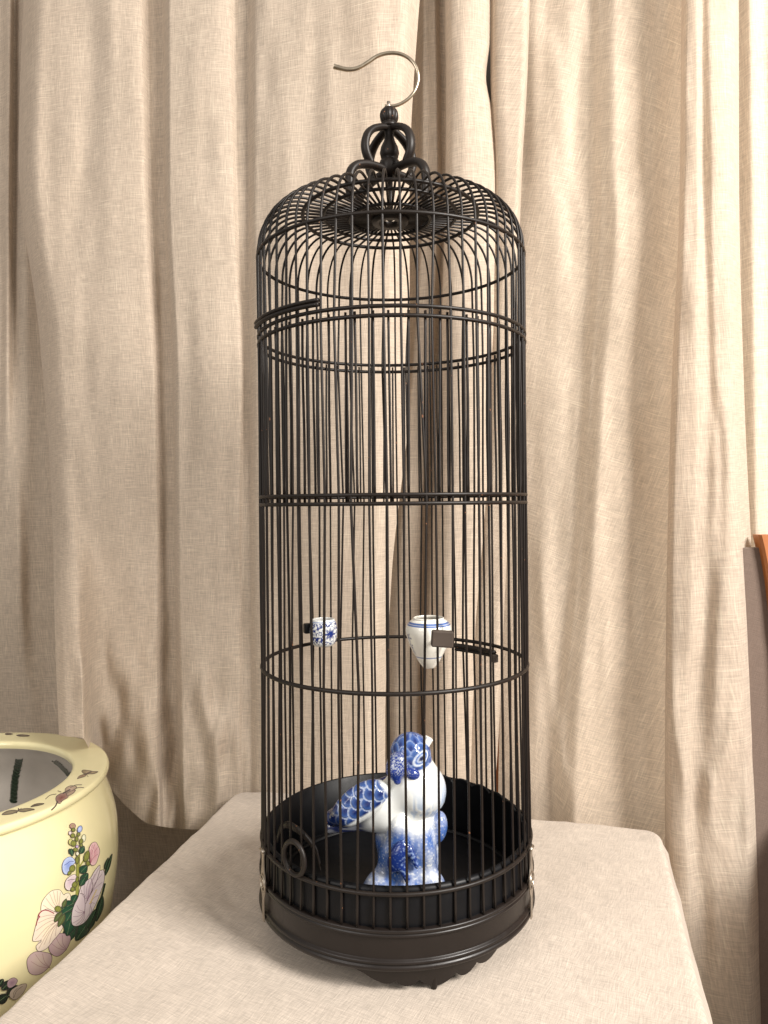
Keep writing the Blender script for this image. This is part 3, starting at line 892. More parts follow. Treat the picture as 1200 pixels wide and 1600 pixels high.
def scales(u, v, s):
    """rows of overlapping rounded scales; returns (distance to the rim line 0..1, shade inside)"""
    row = np.floor(v / (s * .55)); best = np.zeros_like(u); shade = np.zeros_like(u); done = np.zeros(u.shape, bool)
    for dr in (1, 0, -1):
        rr = row + dr
        cx = (np.floor(u / s - .5 * (rr % 2)) + .5 + .5 * (rr % 2)) * s
        cy = (rr + .95) * s * .55
        d = np.hypot(u - cx, (v - cy) * 1.05)
        hit = (~done) & (d < s * .56) & (v < cy + s * .1)
        line = sstep(s * .435, s * .475, d)
        best = np.where(hit, line, best); shade = np.where(hit, sstep(0, s * .45, d), shade); done |= hit
    return best, shade

def f_body(P):
    d = ell(P, (12, 2, 118), (31, 28, 30), roty(0))
    d = smin(d, ell(P, (17, -3, 112), (26, 26, 24)), 8)
    d = smin(d, ell(P, (8, 2, 140), (21, 20, 26)), 9)                 # neck
    d = smin(d, ell(P, (6.5, 0, 154), (22, 21, 22.5)), 4)             # head
    d = smin(d, ell(P, (-18, 4, 98), (36, 25, 24), roty(26)), 10)     # back and abdomen
    d = smin(d, ell(P, (-2, 2, 86), (34, 25, 17), roty(6)), 8)
    d = smin(d, cap(P, (-38, 4, 86), (-80, 5, 73), 15, 6.5), 9)       # tail root
    return d
V, Fc = nets(f_body, (-98, -45, 58), (60, 48, 186), 1.15)
V, nrm = grad_fix(V, f_body)
x, y, z = V.T
col = np.tile(WHITE, (len(V), 1))
nz = vnoise(x / 3, y / 3, z / 9, 31)
# streaks on the lower chest
st = sstep(.42, .62, vnoise(x / 2.2, y / 2.2, z / 16, 32)) * sstep(134, 104, z) * sstep(90, 97, z) * sstep(-8, 10, x)
col = mixc(col, (.30, .42, .62), st * .62)
col = mixc(col, PALE, sstep(24, 42, x) * sstep(150, 120, z) * sstep(88, 96, z) * .6 * (.5 + .5 * nz))
# tail
tl = sstep(-38, -52, x + (z - 85) * .3) * (.55 + .45 * sstep(.35, .6, vnoise(x / 14, y / 2.5, z / 2.5, 33)))
col = mixc(col, (.035, .05, .16), np.clip(tl, 0, 1))
# head scales
hd = sstep(21.2, 23.0, 46 - np.hypot(np.hypot(x - 6.5, y), (z - 154))) * sstep(133, 137, z + .25 * (x - 6) - .12 * (y + 10))
ue = np.arctan2(x - 6.5, -y + 4) * 22; ve = (z - 154)
ln, sh = scales(ue + 300, -ve + 300 - 0.2 * ue, 12.5)
hc = mixc(np.tile(COB * 1.1, (len(V), 1)), MID, sh * .85)
hc = mixc(hc, (.40, .48, .64), ln * .45)
face = sstep(1.0, 0.6, np.hypot((ue - 11) / 13, (ve - 1) / 13))
hc = mixc(hc, MID * .7, face)
# eye: white almond with a dark centre
eu, ev = (ue - 10.5), (ve - 0.5); ca, sa = math.cos(R(38)), math.sin(R(38))
e1_, e2_ = eu * ca + ev * sa, -eu * sa + ev * ca
ed = np.hypot(e1_ / 10.0, e2_ / 6.2)
hc = mixc(hc, (.62, .68, .76), sstep(1.1, .95, ed)); hc = mixc(hc, MID, sstep(.84, .74, ed)); hc = mixc(hc, (.50, .57, .70), sstep(.62, .5, ed) * .8); hc = mixc(hc, (.012, .018, .06), sstep(.40, .22, ed + .25 * (vnoise(x / 2, y / 2, z / 2, 35) - .5)))
col = col * (1 - hd[:, None]) + hc * hd[:, None]
relief = -(ln * hd) * .35 - st * .25
V = V + nrm * relief[:, None]
def fput(name, V, Fc, c): return mobj(name, V * .00103 + np.array(FIG), Fc, M_blue, parrot, True, col=c)
fput('body', V, Fc, col)

def f_stump(P):
    w = 2.3 * np.sin(np.arctan2(P[..., 0], P[..., 1]) * 5 + P[..., 2] / 14) + 1.1 * np.sin(P[..., 2] / 7 + P[..., 0] / 9)
    d = ell(P, (0, 0, 8), (46, 40, 18)) + w * .7
    d = smin(d, cap(P, (0, 2, 10), (2, 2, 80), 35, 30) + w, 8)
    d = smin(d, ell(P, (-27, -17, 12), (20, 17, 27), roty(-14)), 6)
    d = smin(d, ell(P, (25, -19, 13), (19, 17, 30), roty(12)), 6)
    d = smin(d, ell(P, (1, -30, 9), (15, 14, 24)), 6)
    d = smin(d, ell(P, (35.5, -6, 77), (9.5, 11, 17), roty(-8)), 4)
    d = smin(d, ell(P, (20, -16, 60), (12, 13, 26), roty(10)), 6)
    d = np.maximum(d, -P[..., 2])
    return d
V, Fc = nets(f_stump, (-60, -56, -3), (60, 52, 118), 1.3)
x, y, z = V.T
sp = vnoise(x / 1.3, y / 1.3, z / 1.3, 41); lg = vnoise(x / 13, y / 13, z / 17, 42); vs = vnoise(x / 3.4, y / 3.4, z / 26, 43)
amt = np.clip(.55 + .9 * (lg - .25) + .5 * (vs - .5), 0, 1) * sstep(92, 74, z + 4 * np.sin(x / 9)) 
amt = np.maximum(amt, sstep(26, 33, x) * sstep(56, 66, z) * .8)
white_left = sstep(-16, -26, x) * sstep(58, 74, z); amt *= 1 - white_left * .8
col = mixc(np.tile(WHITE, (len(V), 1)), MID, amt * sstep(.25, .62, sp + amt * .30))
col = mixc(col, COB * 2.0, amt * sstep(.66, .86, sp) * .5)
fput('stump', V, Fc, col)

RW = roty(34)
def f_wing(P):
    d = ell(P, (-46, -17, 109), (33, 11, 18.5), RW)
    d = smin(d, cap(P, (-62, -13, 97), (-76, -8, 89), 14, 9), 6)
    return d
V, Fc = nets(f_wing, (-100, -40, 60), (0, 12, 145), .95)
V, nrm = grad_fix(V, f_wing)
q = (V - np.array((-47, -17, 109))) @ RW; a_, b_ = q[:, 0], q[:, 2]
ln, sh = scales(b_ + 300, a_ + 303, 14.5)
c = mixc(np.tile(COB * .8, (len(V), 1)), MID * .8, sh * .8); c = mixc(c, (.50, .56, .66), ln * .60)
bord = sstep(-9.5, -12.5, b_ + .06 * a_) * sstep(-34, -24, a_) + sstep(27, 32, a_)
c = mixc(c, WHITE, np.clip(bord, 0, 1))
tip = sstep(-20, -32, a_); c = mixc(c, COB * .5, tip * .85)
V = V + nrm * (-.5 * ln * (1 - np.clip(bord, 0, 1)) * (1 - tip))[:, None]
fput('wing', V, Fc, c)

def f_wing2(P): return ell(P, (-30, 20, 108), (28, 8, 9), roty(30))
V, Fc = nets(f_wing2, (-75, 10, 85), (10, 40, 155), 1.5)
fput('wing', V, Fc, np.tile(COB * .8, (len(V), 1)))

def f_beak(P):
    d = ell(P, (-8, -18, 148), (11.5, 10, 14), roty(-14))
    d = smin(d, cap(P, (-10, -20, 142), (-8, -22, 133), 9.5, 4.0), 4)
    d = smin(d, ell(P, (8, -19, 139), (8, 6, 6.5), roty(-20)), 1.2)
    return d
V, Fc = nets(f_beak, (-25, -38, 122), (22, -4, 168), .7)
x, y, z = V.T; sp = vnoise(x / .9, y / .9, z / .9, 51)
c = mixc(np.tile(np.array((.34, .38, .46)), (len(V), 1)), COB * 1.5, np.clip(sstep(.30, .6, sp + .35 * sstep(150, 134, z)), 0, 1))
c = mixc(c, (.62, .62, .60), sstep(1.2, .4, np.abs(np.hypot(x + 9, z - 142) - 10.5)) * sstep(-4, 2, x) * sstep(144, 140, z))
fput('beak', V, Fc, c)

def f_foot(P):
    d = ell(P, (-8, -31, 58), (9.5, 8, 18), roty(-24))
    d = smin(d, cap(P, (-5, -33, 48), (1, -35, 36), 5, 3), 3)
    d = smin(d, cap(P, (4, -32, 66), (11, -36, 50), 4, 2.5), 3)
    return d
V, Fc = nets(f_foot, (-28, -48, 28), (22, -18, 84), .9)
x, y, z = V.T; sp = vnoise(x / 1.3, y / 1.3, z / 1.3, 61)
c = mixc(np.tile(np.array((.20, .28, .48)), (len(V), 1)), COB * 1.2, sstep(.25, .6, sp + .25 * sstep(2, -10, x)))
fput('claw', V, Fc, c)
V, Fc = box(FIG.x + .0252, FIG.y - .004, FIG.z + .173, .0085, .006, .010, Matrix.Rotation(R(32), 4, 'Y') @ Matrix.Rotation(R(20), 4, 'Z'))
mobj('white_tag', V, Fc, M_paper, parrot, False)

# ------------------------------------------------------------------ feeder cups
def cup(name, loc, prof, label, fn, segs=128):
    e = empty(name, loc, label, 'feeder cup')
    pr = crom(prof, 7)
    V, Fc = lathe(pr, segs, loc)
    nV = len(pr) * segs
    A_ = np.tile(np.linspace(0, 2 * math.pi, segs, endpoint=False), len(pr)); Z_ = np.repeat(pr[:, 1], segs); Rr = np.repeat(pr[:, 0], segs)
    inner = np.repeat(np.arange(len(pr)) >= 7 * (np.argmax(np.array(prof)[:, 1])), segs)
    mobj('cup_body', V, Fc, M_blue, e, True, col=fn(A_, Z_, Rr, inner))
    return e
def fn_small(A_, Z_, Rr, inner):
    u = A_ * 17.5; v = Z_ * 1000
    n1 = vnoise(u / 2.6, v / 2.6, 0, 71); n2 = vnoise(u / 1.7, v / 1.7, 5, 72)
    pat = np.maximum(sstep(.085, .055, np.abs(n1 - .5)), sstep(.52, .57, n2))
    # a lotus on the right-hand side
    du, dv = u - 10.5, v + 1; rr = np.hypot(du, dv); an = np.arctan2(dv, du)
    pet = sstep(.15, -.15, rr / 9.0 - .75 - .25 * np.cos(an * 8))
    pet = pet * (1 - .8 * sstep(.25, .1, np.abs(np.sin(an * 4))) * (rr > 2.5))
    pat = np.where(rr < 9.5, pet, pat)
    c = np.tile(WHITE, (len(u), 1))
    c = mixc(c, COB * 1.3, np.clip(pat, 0, 1) * sstep(-15.5, -13.5, v) * sstep(13.0, 11.8, v))
    c = mixc(c, MID, sstep(.5, .2, np.abs(v - 13.6)) * .9)
    return np.where(inner[:, None], np.array((.62, .62, .60)), c)
def wpt(px, py, dep): return EYE + ray(px, py) * dep
L1 = wpt(505.5, 987, .935)
c1 = cup('feeder_cup', L1, [(.0002, -.0175), (.009, -.0178), (.0125, -.0165), (.0155, -.012), (.0172, -.004), (.0174, .004), (.0163, .0105), (.0147, .0142), (.0140, .0160), (.0128, .0162), (.0126, .0140), (.0145, .006), (.0148, -.006), (.010, -.0135), (.0002, -.0140)],
         'small round blue patterned porcelain feeder cup at the left of the cage', fn_small)
g = math.atan2(L1.x, -L1.y)
V, Fc = box(L1.x - .0185, L1.y + .004, L1.z + .004, .014, .009, .0125, Matrix.Rotation(R(25), 4, 'Z')); mobj('bracket', V, Fc, M_tray, c1, False)

def fn_vase(A_, Z_, Rr, inner):
    v = Z_ * 1000; c = np.tile(np.array((.78, .765, .70)), (len(v), 1))
    for zz, w in ((20.6, .7), (18.8, .5), (-13.2, .45)): c = mixc(c, MID * .8, sstep(w + .35, w, np.abs(v - zz)))
    for sgn, a0 in ((-1, 2 * math.pi - 1.15), (1, 1.22)):
        du = (A_ - a0) * 21 ; 
        for (fx, fz, fr, k) in ((0, 7, 4.6, 5), (.6, -1.5, 3.2, 5), (1.4, -7, 2.4, 4)):
            rr = np.hypot(du - fx, v - fz); an = np.arctan2(v - fz, du - fx)
            p = sstep(.12, -.12, rr / fr - .62 - .38 * np.cos(an * k + fz)) * (1 - .7 * sstep(.8, .5, np.abs(rr - fr * .35)))
            c = mixc(c, COB * 1.2, p * .95)
        st = sstep(.7, .3, np.abs(du - .25 * (7 - v) * .15)) * sstep(-12, -10, v) * sstep(8, 6, v)
        c = mixc(c, MID * .7, st * .7)
    return np.where(inner[:, None], np.array((.60, .58, .52)), c)
L2 = wpt(670, 1004, .737)
vp = [(.0002, -.0255), (.0045, -.0253), (.0065, -.0240), (.0100, -.0180), (.0135, -.0110), (.0178, -.0020), (.0205, .0075), (.0210, .0135), (.0198, .0185), (.0165, .0222), (.0143, .0236), (.0141, .0250), (.0130, .0253), (.0128, .0235), (.0150, .020), (.0185, .012), (.0160, -.002), (.009, -.016), (.0002, -.021)]
vp = [(r_ * (1.0 if z_ < -.02 else 1.09), z_) for (r_, z_) in vp]
c2 = cup('feeder_cup', L2, vp, 'larger white porcelain feeder vase with blue lines on a square front bracket', fn_vase)
Lb = wpt(691, 998, .688)
V, Fc = box(Lb.x, Lb.y, Lb.z, .0205, .010, .0150, Matrix.Rotation(R(4), 4, 'Y')); mobj('bracket', V, Fc, M_grey, c2, False)
V, Fc = tube([(Lb.x - .003, Lb.y, Lb.z), (Lb.x - .004, L2.y - .012, L2.z + .004)], .0022, 8); mobj('bracket_pin', V, Fc, M_grey, c2)
ang = [k / 10 for k in range(11)]

# ------------------------------------------------------------------ planter
hR = 0.380
PC = Vector((-1.636 * hR + EYE.x, 2.686 * hR + EYE.y, FLOOR))
zr = EYE.z - hR - FLOOR                                   # rim height over the floor
planter = empty('fishbowl_planter', PC, 'large yellow porcelain fishbowl planter painted with hollyhocks and butterflies, beside the table', 'planter')
bprof = crom([(.0002, .004), (.135, .004), (.150, .010), (.158, .04), (.185, .12), (.215, .21), (.2265, .27), (.2315, .315), (.2320, .345), (.2300, .373), (.2240, .400), (.2160, .424), (.2090, zr - .0113)], 6)
V, Fc = lathe(bprof, 160, PC); body = mobj('bowl_body', V, Fc, M_yellow, planter)
bvh_b = BVHTree.FromPolygons([tuple(v) for v in V], [tuple(f) for f in Fc])
rprof = crom([(.2090, zr - .012), (.2140, zr - .0125), (.2190, zr - .0100), (.2205, zr - .0055), (.2190, zr - .0012), (.2150, zr + .0002), (.195, zr - .0002), (.176, zr - .0006), (.1712, zr - .0022), (.1692, zr - .0060), (.1700, zr - .0115)], 5)
V, Fc = lathe(rprof, 160, PC); mobj('bowl_rim', V, Fc, M_yellow, planter)
bvh_r = BVHTree.FromPolygons([tuple(v) for v in V], [tuple(f) for f in Fc])
iprof = crom([(.1700, zr - .0115), (.186, zr - .03), (.212, zr - .07), (.220, zr - .12), (.205, zr - .22), (.16, zr - .33), (.12, zr - .40), (.0002, zr - .405)], 6)
V, Fc = lathe(iprof, 160, PC); mobj('bowl_lining', V, Fc, M_inner, planter)
bvh_i = BVHTree.FromPolygons([tuple(v) for v in V], [tuple(f) for f in Fc])

class Paint:
    """flat enamel on a curved surface: each picture point is laid onto the pot's skin"""
    def __init__(s, bvh): s.b, s.mb, s.k = bvh, MB(), 0
    def pt(s, p, off):
        d = ray(p[0], p[1]).normalized()
        loc, n, _, _ = s.b.ray_cast(EYE, d)
        if loc is None: return None
        if n.dot(d) > 0: n = -n
        return loc + n * off
    def poly(s, pts, c_in, c_out=None, rings=4, n=6, smooth=True):
        s.k += 1; off = .0003 + .000008 * s.k
        P = crom(pts, n, True) if smooth else np.array(pts, float)
        cen = P.mean(0); c_in = np.array(c_in); c_out = c_in if c_out is None else np.array(c_out)
        V = [s.pt(cen, off)]; C = [c_in]
        for r_ in range(1, rings + 1):
            for p in P: V.append(s.pt(cen + (p - cen) * r_ / rings, off)); C.append(c_in + (c_out - c_in) * r_ / rings)
        if any(v is None for v in V): return s
        m_ = len(P); Fc = [(0, 1 + i, 1 + (i + 1) % m_) for i in range(m_)]
        for r_ in range(rings - 1):
            for i in range(m_):
                j = (i + 1) % m_
                Fc.append((1 + r_ * m_ + i, 1 + (r_ + 1) * m_ + i, 1 + (r_ + 1) * m_ + j, 1 + r_ * m_ + j))
        s.mb.add(V, Fc, C); return s
    def line(s, pts, w, c, n=6, closed=False, taper=False):
        s.k += 1; off = .0003 + .000008 * s.k
        P = crom(pts, n, closed); T = np.gradient(P, axis=0) if not closed else np.roll(P, -1, 0) - np.roll(P, 1, 0)
        T /= np.linalg.norm(T, axis=1)[:, None] + 1e-9; Nn = np.c_[-T[:, 1], T[:, 0]]
        ww = np.full(len(P), w / 2.)
        if taper: ww *= np.linspace(1, .3, len(P))
        V = []
        for i in range(len(P)): V += [s.pt(P[i] + Nn[i] * ww[i], off), s.pt(P[i] - Nn[i] * ww[i], off)]
        if any(v is None for v in V): return s
        m_ = len(P); Fc = [(2 * i, 2 * i + 1, 2 * ((i + 1) % m_) + 1, 2 * ((i + 1) % m_)) for i in range(m_ if closed else m_ - 1)]
        s.mb.add(V, Fc, np.array(c)); return s
    def shape(s, pts, c_in, c_out=None, edge=(.06, .04, .042), w=.7, **kw):
        s.poly(pts, c_in, c_out, **kw); s.line(pts, w, edge, closed=True); return s
    def veins(s, root, tips, c, w=.55, bend=3):
        for t in tips:
            r_, t_ = np.array(root, float), np.array(t, float); mid = (r_ + t_) / 2 + np.array([t_[1] - r_[1], r_[0] - t_[0]]) / (np.linalg.norm(t_ - r_) + 1e-6) * bend
            s.line([r_, mid, t_], w, c, 5)
        return s
    def done(s, name):
        if not s.mb.v: print('EMPTY PAINT', name); return
        return s.mb.build(name, M_decal, planter, True)

INK = (.06, .04, .042); GRN = (.018, .085, .045); OLV = (.30, .31, .07); OLD = (.10, .12, .03)
def leaf(p, a, b, w, c=GRN, c2=None):
    a, b = np.array(a, float), np.array(b, float); d = b - a; n_ = np.array([-d[1], d[0]]) / np.linalg.norm(d) * w
    p.shape([a, a + d * .3 + n_, a + d * .65 + n_ * .9, b, a + d * .65 - n_ * .9, a + d * .3 - n_], c, c2 if c2 is not None else tuple(np.array(c) * .6), w=.6, rings=2, n=3)
    p.line([a + d * .05, a + d * .5, a + d * .92], .5, (.16, .24, .12), 4)
def bud(p, x, y, rx, ry, c, c2, tilt=0):
    t = np.linspace(0, 2 * math.pi, 8, endpoint=False); ca, sa = math.cos(R(tilt)), math.sin(R(tilt))
    q = np.c_[rx * np.cos(t), ry * np.sin(t)]; q = np.c_[q[:, 0] * ca - q[:, 1] * sa + x, q[:, 0] * sa + q[:, 1] * ca + y]
    p.shape(q, c, c2, w=.7, rings=3, n=3)
def calyx(p, x, y, rx, ry, tilt=0):
    bud(p, x, y, rx, ry, OLV, (.17, .19, .04), tilt)
    ca, sa = math.cos(R(tilt)), math.sin(R(tilt))
    for k in (-.45, 0, .45):
        p.line([(x + (k * rx) * ca - (-.85 * ry) * sa, y + (k * rx) * sa + (-.85 * ry) * ca), (x + (k * rx * 1.3) * ca, y + (k * rx * 1.3) * sa), (x + (k * rx) * ca - (.85 * ry) * sa, y + (k * rx) * sa + (.85 * ry) * ca)], .5, OLD, 3)

def hollyhock():
    p = Paint(bvh_b)
    # dark foliage low down
    for a, b, w in (((140, 1436), (118, 1470), 9), ((120, 1440), (95, 1478), 9), ((135, 1455), (150, 1420), 6), ((160, 1400), (150, 1440), 5), ((110, 1425), (96, 1448), 6)): leaf(p, a, b, w, (.025, .085, .045))
    p.line([(122, 1330), (121, 1360), (120, 1392), (117, 1425), (110, 1450)], 4.2, OLV)
    p.line([(124.5, 1332), (123.5, 1360), (122.5, 1392), (119, 1425)], .7, OLD); p.line([(119.5, 1332), (118.8, 1360), (117.5, 1392)], .6, OLD)
    p.line([(124, 1354), (130, 1345), (136, 1336)], 2.2, OLV)
    # lower pink flower and hidden one
    p.shape([(46, 1520), (42, 1500), (52, 1488), (66, 1487), (80, 1492), (78, 1508), (62, 1522)], (.62, .50, .42), (.50, .36, .36)); p.veins((78, 1512), [(48, 1502), (55, 1491), (66, 1490)], (.30, .16, .17))
    p.shape([(78, 1488), (76, 1474), (84, 1462), (98, 1458), (110, 1464), (104, 1482), (90, 1494)], (.60, .47, .42), (.48, .33, .36)); p.veins((104, 1484), [(80, 1474), (87, 1464), (97, 1461)], (.28, .15, .18))
    # the big cream flower at the left
    p.shape([(64, 1424), (65, 1410), (72, 1399), (80, 1392), (88, 1390), (94, 1391), (99, 1398), (102, 1396), (108, 1396), (110, 1404), (106, 1416), (96, 1428), (84, 1434), (72, 1430)], (.80, .69, .50), (.80, .72, .56))
    p.veins((97, 1426), [(67, 1414), (71, 1403), (77, 1396), (83, 1392.5), (89, 1392), (94, 1394), (106, 1400)], (.36, .22, .16))
    p.shape([(51, 1470), (53, 1456), (57, 1440), (60, 1428), (66, 1423), (74, 1420), (84, 1424), (97, 1430), (100, 1442), (94, 1456), (84, 1468), (72, 1482), (60, 1486), (56, 1478), (64, 1470)], (.80, .70, .50), (.74, .62, .52))
    p.veins((98, 1434), [(55, 1468), (56, 1454), (59, 1442), (62, 1433), (68, 1476), (60, 1482), (76, 1474), (86, 1462), (66, 1464)], (.34, .20, .16), bend=-4)
    p.line([(60, 1434), (61, 1427), (68, 1422), (76, 1423), (84, 1427)], 1.6, (.28, .03, .05)); p.line([(56, 1446), (58, 1438), (62, 1431)], 1.3, (.28, .03, .05))
    # leaves at the middle
    for a, b, w in (((119, 1398), (112, 1412), 6), ((116, 1410), (94, 1422), 8), ((116, 1416), (88, 1434), 8), ((112, 1424), (98, 1448), 9), ((110, 1436), (104, 1462), 8)): leaf(p, a, b, w)
    leaf(p, (96, 1425), (84, 1440), 4.5, (.12, .15, .05)); leaf(p, (100, 1428), (90, 1448), 4.5, (.12, .15, .05)); leaf(p, (97, 1418), (103, 1404), 3.2, (.12, .15, .05))
    calyx(p, 90, 1420, 5.5, 4.8, 20)
    # the big mauve flower at the right
    p.shape([(111, 1440), (112, 1424), (116, 1412), (121, 1402), (124, 1390), (130, 1378), (140, 1372), (146, 1362), (152, 1354), (155, 1352), (155.5, 1360), (160, 1359), (162.5, 1366), (161, 1380), (156, 1394), (150, 1410), (142, 1426), (132, 1440), (122, 1446), (114, 1446)], (.50, .40, .44), (.66, .58, .58), rings=5)
    p.line([(131, 1428), (132, 1412), (130, 1398), (124, 1396)], .8, INK); p.line([(133, 1412), (142, 1394), (150, 1376), (155, 1360)], .7, INK); p.line([(141, 1372), (144, 1384), (140, 1398), (134, 1408)], .7, INK)
    p.veins((131, 1424), [(113, 1442), (113, 1432), (116, 1422), (119, 1414), (118, 1445), (124, 1444)], (.22, .13, .18))
    p.veins((136, 1406), [(126, 1390), (131, 1381), (138, 1375), (147, 1366), (153, 1357), (158, 1366), (159, 1378)], (.24, .15, .20))
    p.veins((140, 1414), [(130, 1440), (138, 1430), (147, 1412), (153, 1398)], (.22, .13, .18))
    for k in range(7): p.line([(138 + k * 1.6, 1412 - k * 3.3), (142 + k * 1.4, 1409 - k * 3.2)], 1.1, (.55, .42, .10), 3)
    # dark stems to the right edge
    leaf(p, (163, 1368), (174, 1334), 2.6, (.02, .06, .03)); leaf(p, (162, 1358), (168, 1340), 2.0, (.02, .06, .03)); p.line([(163, 1380), (158, 1400), (150, 1425), (138, 1450)], 2.6, (.03, .05, .03))
    # leaves and buds up the stem
    leaf(p, (124, 1364), (135, 1352), 6); leaf(p, (126, 1378), (136, 1364), 5.5); leaf(p, (124, 1384), (132, 1370), 4.5)
    leaf(p, (124, 1334), (130, 1322), 4.2); leaf(p, (113, 1328), (107, 1334), 5); leaf(p, (110, 1326), (112, 1338), 3)
    p.shape([(138, 1326), (142, 1318), (148, 1316), (152, 1322), (154.5, 1330), (152, 1340), (148, 1350), (142, 1352), (139, 1346), (139, 1336)], (.62, .30, .34), (.74, .50, .50)); p.veins((140, 1349), [(143, 1320), (147, 1318.5), (151, 1324), (152, 1334)], (.32, .08, .12), bend=2)
    p.line([(140, 1324), (145, 1330), (143, 1340)], .8, (.80, .62, .60)); calyx(p, 134, 1338, 4.2, 9, 18); calyx(p, 136, 1349, 3.2, 4, -10)
    p.shape([(97, 1362), (96, 1352), (100, 1343), (107, 1339), (113, 1341), (116, 1347), (112, 1352), (108, 1358), (106, 1364), (101, 1366)], (.20, .28, .62), (.48, .56, .76), edge=(.04, .05, .22)); p.line([(99, 1352), (104, 1349), (108, 1346), (114, 1346)], .8, (.06, .08, .30))
    calyx(p, 111.5, 1357, 4.6, 5.6, 25); calyx(p, 119, 1344, 3.0, 6, 5); calyx(p, 107, 1364, 2.8, 3.6, 40)
    p.shape([(101, 1388), (100, 1380), (103, 1373), (109, 1368), (115, 1366), (118, 1370), (116, 1376), (112, 1384), (107, 1391)], (.56, .42, .50), (.74, .64, .62)); p.line([(104, 1376), (109, 1374), (115, 1374)], .7, INK)
    calyx(p, 115, 1382, 4, 5.2, 30); calyx(p, 119, 1374, 2.6, 4.6, 10); calyx(p, 112, 1389, 3.6, 3.6, 10)
    for (x_, y_, rx, ry, c, c2, t) in ((112, 1291, 4.6, 4.2, (.32, .28, .12), (.42, .22, .22), 0), (123, 1296, 3.6, 5.6, (.55, .62, .82), (.22, .30, .62), 20), (108, 1302, 2.6, 3.2, (.74, .66, .62), (.5, .4, .42), 0), (129, 1310, 3.2, 6, (.80, .78, .62), (.6, .62, .4), 8), (109, 1316, 3.6, 5, (.62, .60, .28), (.4, .4, .12), -10)): bud(p, x_, y_, rx, ry, c, c2, t)
    for (x_, y_, rx, ry, t) in ((113, 1297, 3, 3.2, 0), (121, 1304, 2.6, 3.2, 10), (112, 1306, 3.6, 3.4, 20), (113, 1318, 4.4, 4.6, 0), (125, 1315, 3.0, 4.4, 10), (118, 1311, 2.6, 4.6, 0), (116, 1328, 3.4, 3.2, 0), (125, 1321, 2.4, 2.4, 0)): calyx(p, x_, y_, rx, ry, t)
    bud(p, 118.5, 1323, 2.4, 2.4, (.56, .44, .62), (.44, .32, .5)); bud(p, 119, 1334, 2.4, 3, (.80, .78, .62), (.7, .68, .5))
    # foliage at the lower left corner of the frame
    for a, b, w in (((2, 1545), (16, 1530), 6), ((-6, 1565), (12, 1552), 7), ((10, 1556), (26, 1538), 6), ((-4, 1540), (4, 1528), 5)): leaf(p, a, b, w, (.015, .03, .02))
    p.shape([(10, 1538), (12, 1530), (20, 1526), (26, 1530), (22, 1538), (14, 1542)], (.26, .16, .20), (.4, .28, .3))
    p.shape([(14, 1556), (16, 1546), (28, 1538), (40, 1536), (36, 1548), (24, 1560)], (.40, .33, .26), (.46, .38, .30)); p.veins((20, 1558), [(26, 1542), (34, 1539)], INK)
    return p.done('painted_hollyhock')
hollyhock()

RED = (.16, .035, .03); TAN = (.36, .27, .17)
def butterfly(wings, lines):
    p = Paint(bvh_r)
    for pts, c1_, c2_ in wings: p.shape(pts, c1_, c2_, w=.8, rings=2, n=4)
    for pts, w in lines: p.line(pts, w, INK, 4)
    return p.done('painted_butterfly')
butterfly([([(81, 1235), (88, 1229), (96, 1230), (104, 1234), (100, 1239), (92, 1240)], RED, (.34, .22, .20)), ([(102, 1233), (110, 1228), (120, 1230), (112, 1237), (104, 1240)], (.44, .32, .26), TAN),
           ([(88, 1252), (88, 1245), (96, 1240), (106, 1240), (106, 1246), (98, 1251), (93, 1256)], RED, (.30, .18, .15)), ([(104, 1240), (112, 1236), (118, 1235), (114, 1240), (106, 1244)], TAN, (.30, .20, .16))],
          [([(98, 1240), (104, 1237), (110, 1234)], 2.4), ([(110, 1231), (118, 1227), (128, 1226.5)], .9), ([(114, 1235), (122, 1231), (131, 1231)], .9), ([(90, 1252), (87, 1259), (80, 1266)], 2.0), ([(88, 1241), (78, 1243), (71, 1249)], .8), ([(90, 1236), (96, 1238)], .8)])
butterfly([([(128, 1206), (130, 1203.5), (138, 1204), (146, 1205.5), (153, 1206), (147, 1209), (139, 1209.5), (133, 1210)], TAN, (.24, .19, .10)), ([(136, 1209), (133, 1213), (124, 1216), (121, 1217), (124, 1213), (131, 1210)], (.22, .11, .06), TAN)],
          [([(132, 1211), (138, 1208), (143, 1206)], 1.6), ([(136, 1212), (138, 1214)], .7)])
butterfly([([(3, 1273), (10, 1268), (20, 1266), (27, 1267), (22, 1271), (12, 1273)], (.24, .20, .12), (.15, .12, .08)), ([(28, 1267), (36, 1264), (46, 1263.5), (54, 1265), (46, 1267), (36, 1269)], (.24, .20, .12), (.15, .12, .08))],
          [([(25, 1271), (28, 1267), (29, 1263)], 1.4), ([(28, 1266), (34, 1263)], .6)])
butterfly([([(48, 1261), (54, 1257), (62, 1255.5), (69, 1256), (62, 1258.5), (54, 1260)], (.20, .17, .10), (.12, .10, .06))], [([(50, 1260.5), (60, 1257)], .8)])
butterfly([([(24, 1146), (28, 1144.3), (36, 1144.3), (41, 1146), (36, 1147.5), (28, 1148)], (.25, .19, .10), (.12, .09, .06)), ([(26, 1149), (34, 1148), (46, 1149.5), (40, 1150.8), (30, 1150.5)], (.22, .17, .10), (.12, .09, .06))], [([(28, 1149.5), (38, 1148.5)], 1.0)])
butterfly([([(8, 1147), (12, 1145.8), (20, 1147), (12, 1148.4)], (.22, .17, .10), (.12, .09, .06))], [([(9, 1147.2), (19, 1147)], .7)])
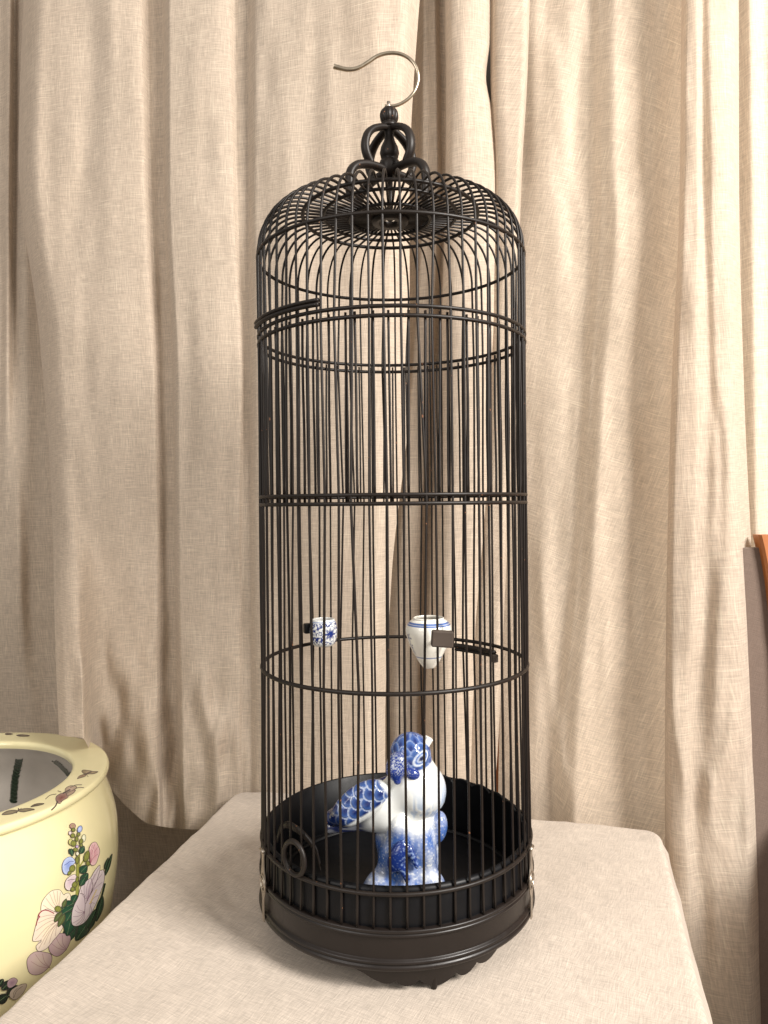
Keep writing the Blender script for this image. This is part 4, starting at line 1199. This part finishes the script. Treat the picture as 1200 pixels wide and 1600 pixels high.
def weed(pts, w):
    p = Paint(bvh_i); P = crom(pts, 8)
    p.line(pts, w * .8, (.030, .045, .030), 8)
    for i in range(0, len(P), 1):
        for s_ in (-1, 1):
            a = P[i]; b = a + np.array([s_ * (w * .55 + random.uniform(-.6, .8)), -random.uniform(1.0, 2.6)])
            p.line([a, (a + b) / 2 + np.array([0, .6]), b], 1.5, (.018, .032, .02) if (i + s_) % 3 else (.045, .07, .045), 3)
    return p.done('painted_weed')
weed([(30, 1187), (28, 1198), (25, 1210), (23, 1224), (22, 1238), (21, 1254)], 10)
weed([(85, 1190), (92, 1195), (100, 1203), (108, 1212)], 7)

# ------------------------------------------------------------------ wooden pieces at the edges
def right_chair():
    o0 = wpt(1177, 836, 1.02)
    e = empty('wooden_chair', (o0.x + .2, o0.y, FLOOR), 'orange-brown wooden chair with a curved back post, at the right edge by the brightest curtain', 'chair')
    lf = [(1187, 836), (1193, 862), (1199, 895), (1204, 930), (1209, 975), (1216, 1040), (1224, 1200), (1230, 1400), (1232, 1700)]
    P = crom(lf, 6)
    A = np.array([tuple(wpt(x_, y_, 1.02)) for (x_, y_) in P])
    W_ = .42
    def post(mirror):
        V = []; n = 6; Fc = []
        for i, a in enumerate(A):
            wd = .040 - .012 * min(1, i / 14)
            for (dx, dy) in ((.0, .004), (.003, 0), (wd, 0), (wd + .003, .004), (wd + .001, .024), (.002, .024)):
                X = a[0] + dx if not mirror else 2 * (o0.x + W_ / 2) - (a[0] + dx)
                V.append((X, a[1] + dy, max(a[2], FLOOR + .002) - (0 if a[2] > FLOOR else .0005 * i)))
        for i in range(len(A) - 1):
            for k in range(n): Fc.append((i * n + k, i * n + (k + 1) % n, (i + 1) * n + (k + 1) % n, (i + 1) * n + k))
        Fc += [tuple(range(n))[::-1], tuple((len(A) - 1) * n + k for k in range(n))]
        if mirror: Fc = [f[::-1] for f in Fc]
        mobj('back_post', V, Fc, M_orange, e, False)
    post(False); post(True)
    cx = o0.x + W_ / 2
    V, Fc = box(cx, o0.y + .012, o0.z - .052, W_ - .07, .018, .10); mobj('top_rail', V, Fc, M_orange, e, False)
    V, Fc = box(cx, o0.y + .012, o0.z - .30, .14, .012, .40); mobj('back_splat', V, Fc, M_orange, e, False)
    V, Fc = box(cx + .01, o0.y - .20, .02, W_ - .07, .40, .03); mobj('seat', V, Fc, M_orange, e, False)
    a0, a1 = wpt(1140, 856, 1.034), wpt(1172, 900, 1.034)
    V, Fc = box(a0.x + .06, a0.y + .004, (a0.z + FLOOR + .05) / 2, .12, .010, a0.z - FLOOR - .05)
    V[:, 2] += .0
    o_ = mobj('shade_panel', V, Fc, M_shade, e, False, uv=V[:, [0, 2]])  # added dark panel in place of the shadow beside the post
    for dx in (-.15, .17):
        V, Fc = box(cx + dx, o0.y - .37, (FLOOR + .004) / 2, .032, .032, .004 - FLOOR - .002); mobj('leg', V, Fc, M_orange, e, False)
right_chair()
a = wpt(766, 1090, 1.27); b = wpt(792, 1260, 1.27)
V, Fc = box((a.x + b.x) / 2, a.y + .01, (FLOOR + a.z + .12) / 2, .045, .03, a.z + .12 - FLOOR)
tag(mobj('wooden_post', V, Fc, M_orange, None, False), 'orange-brown wooden post glimpsed through the curtain gap behind the cage bars', 'post')
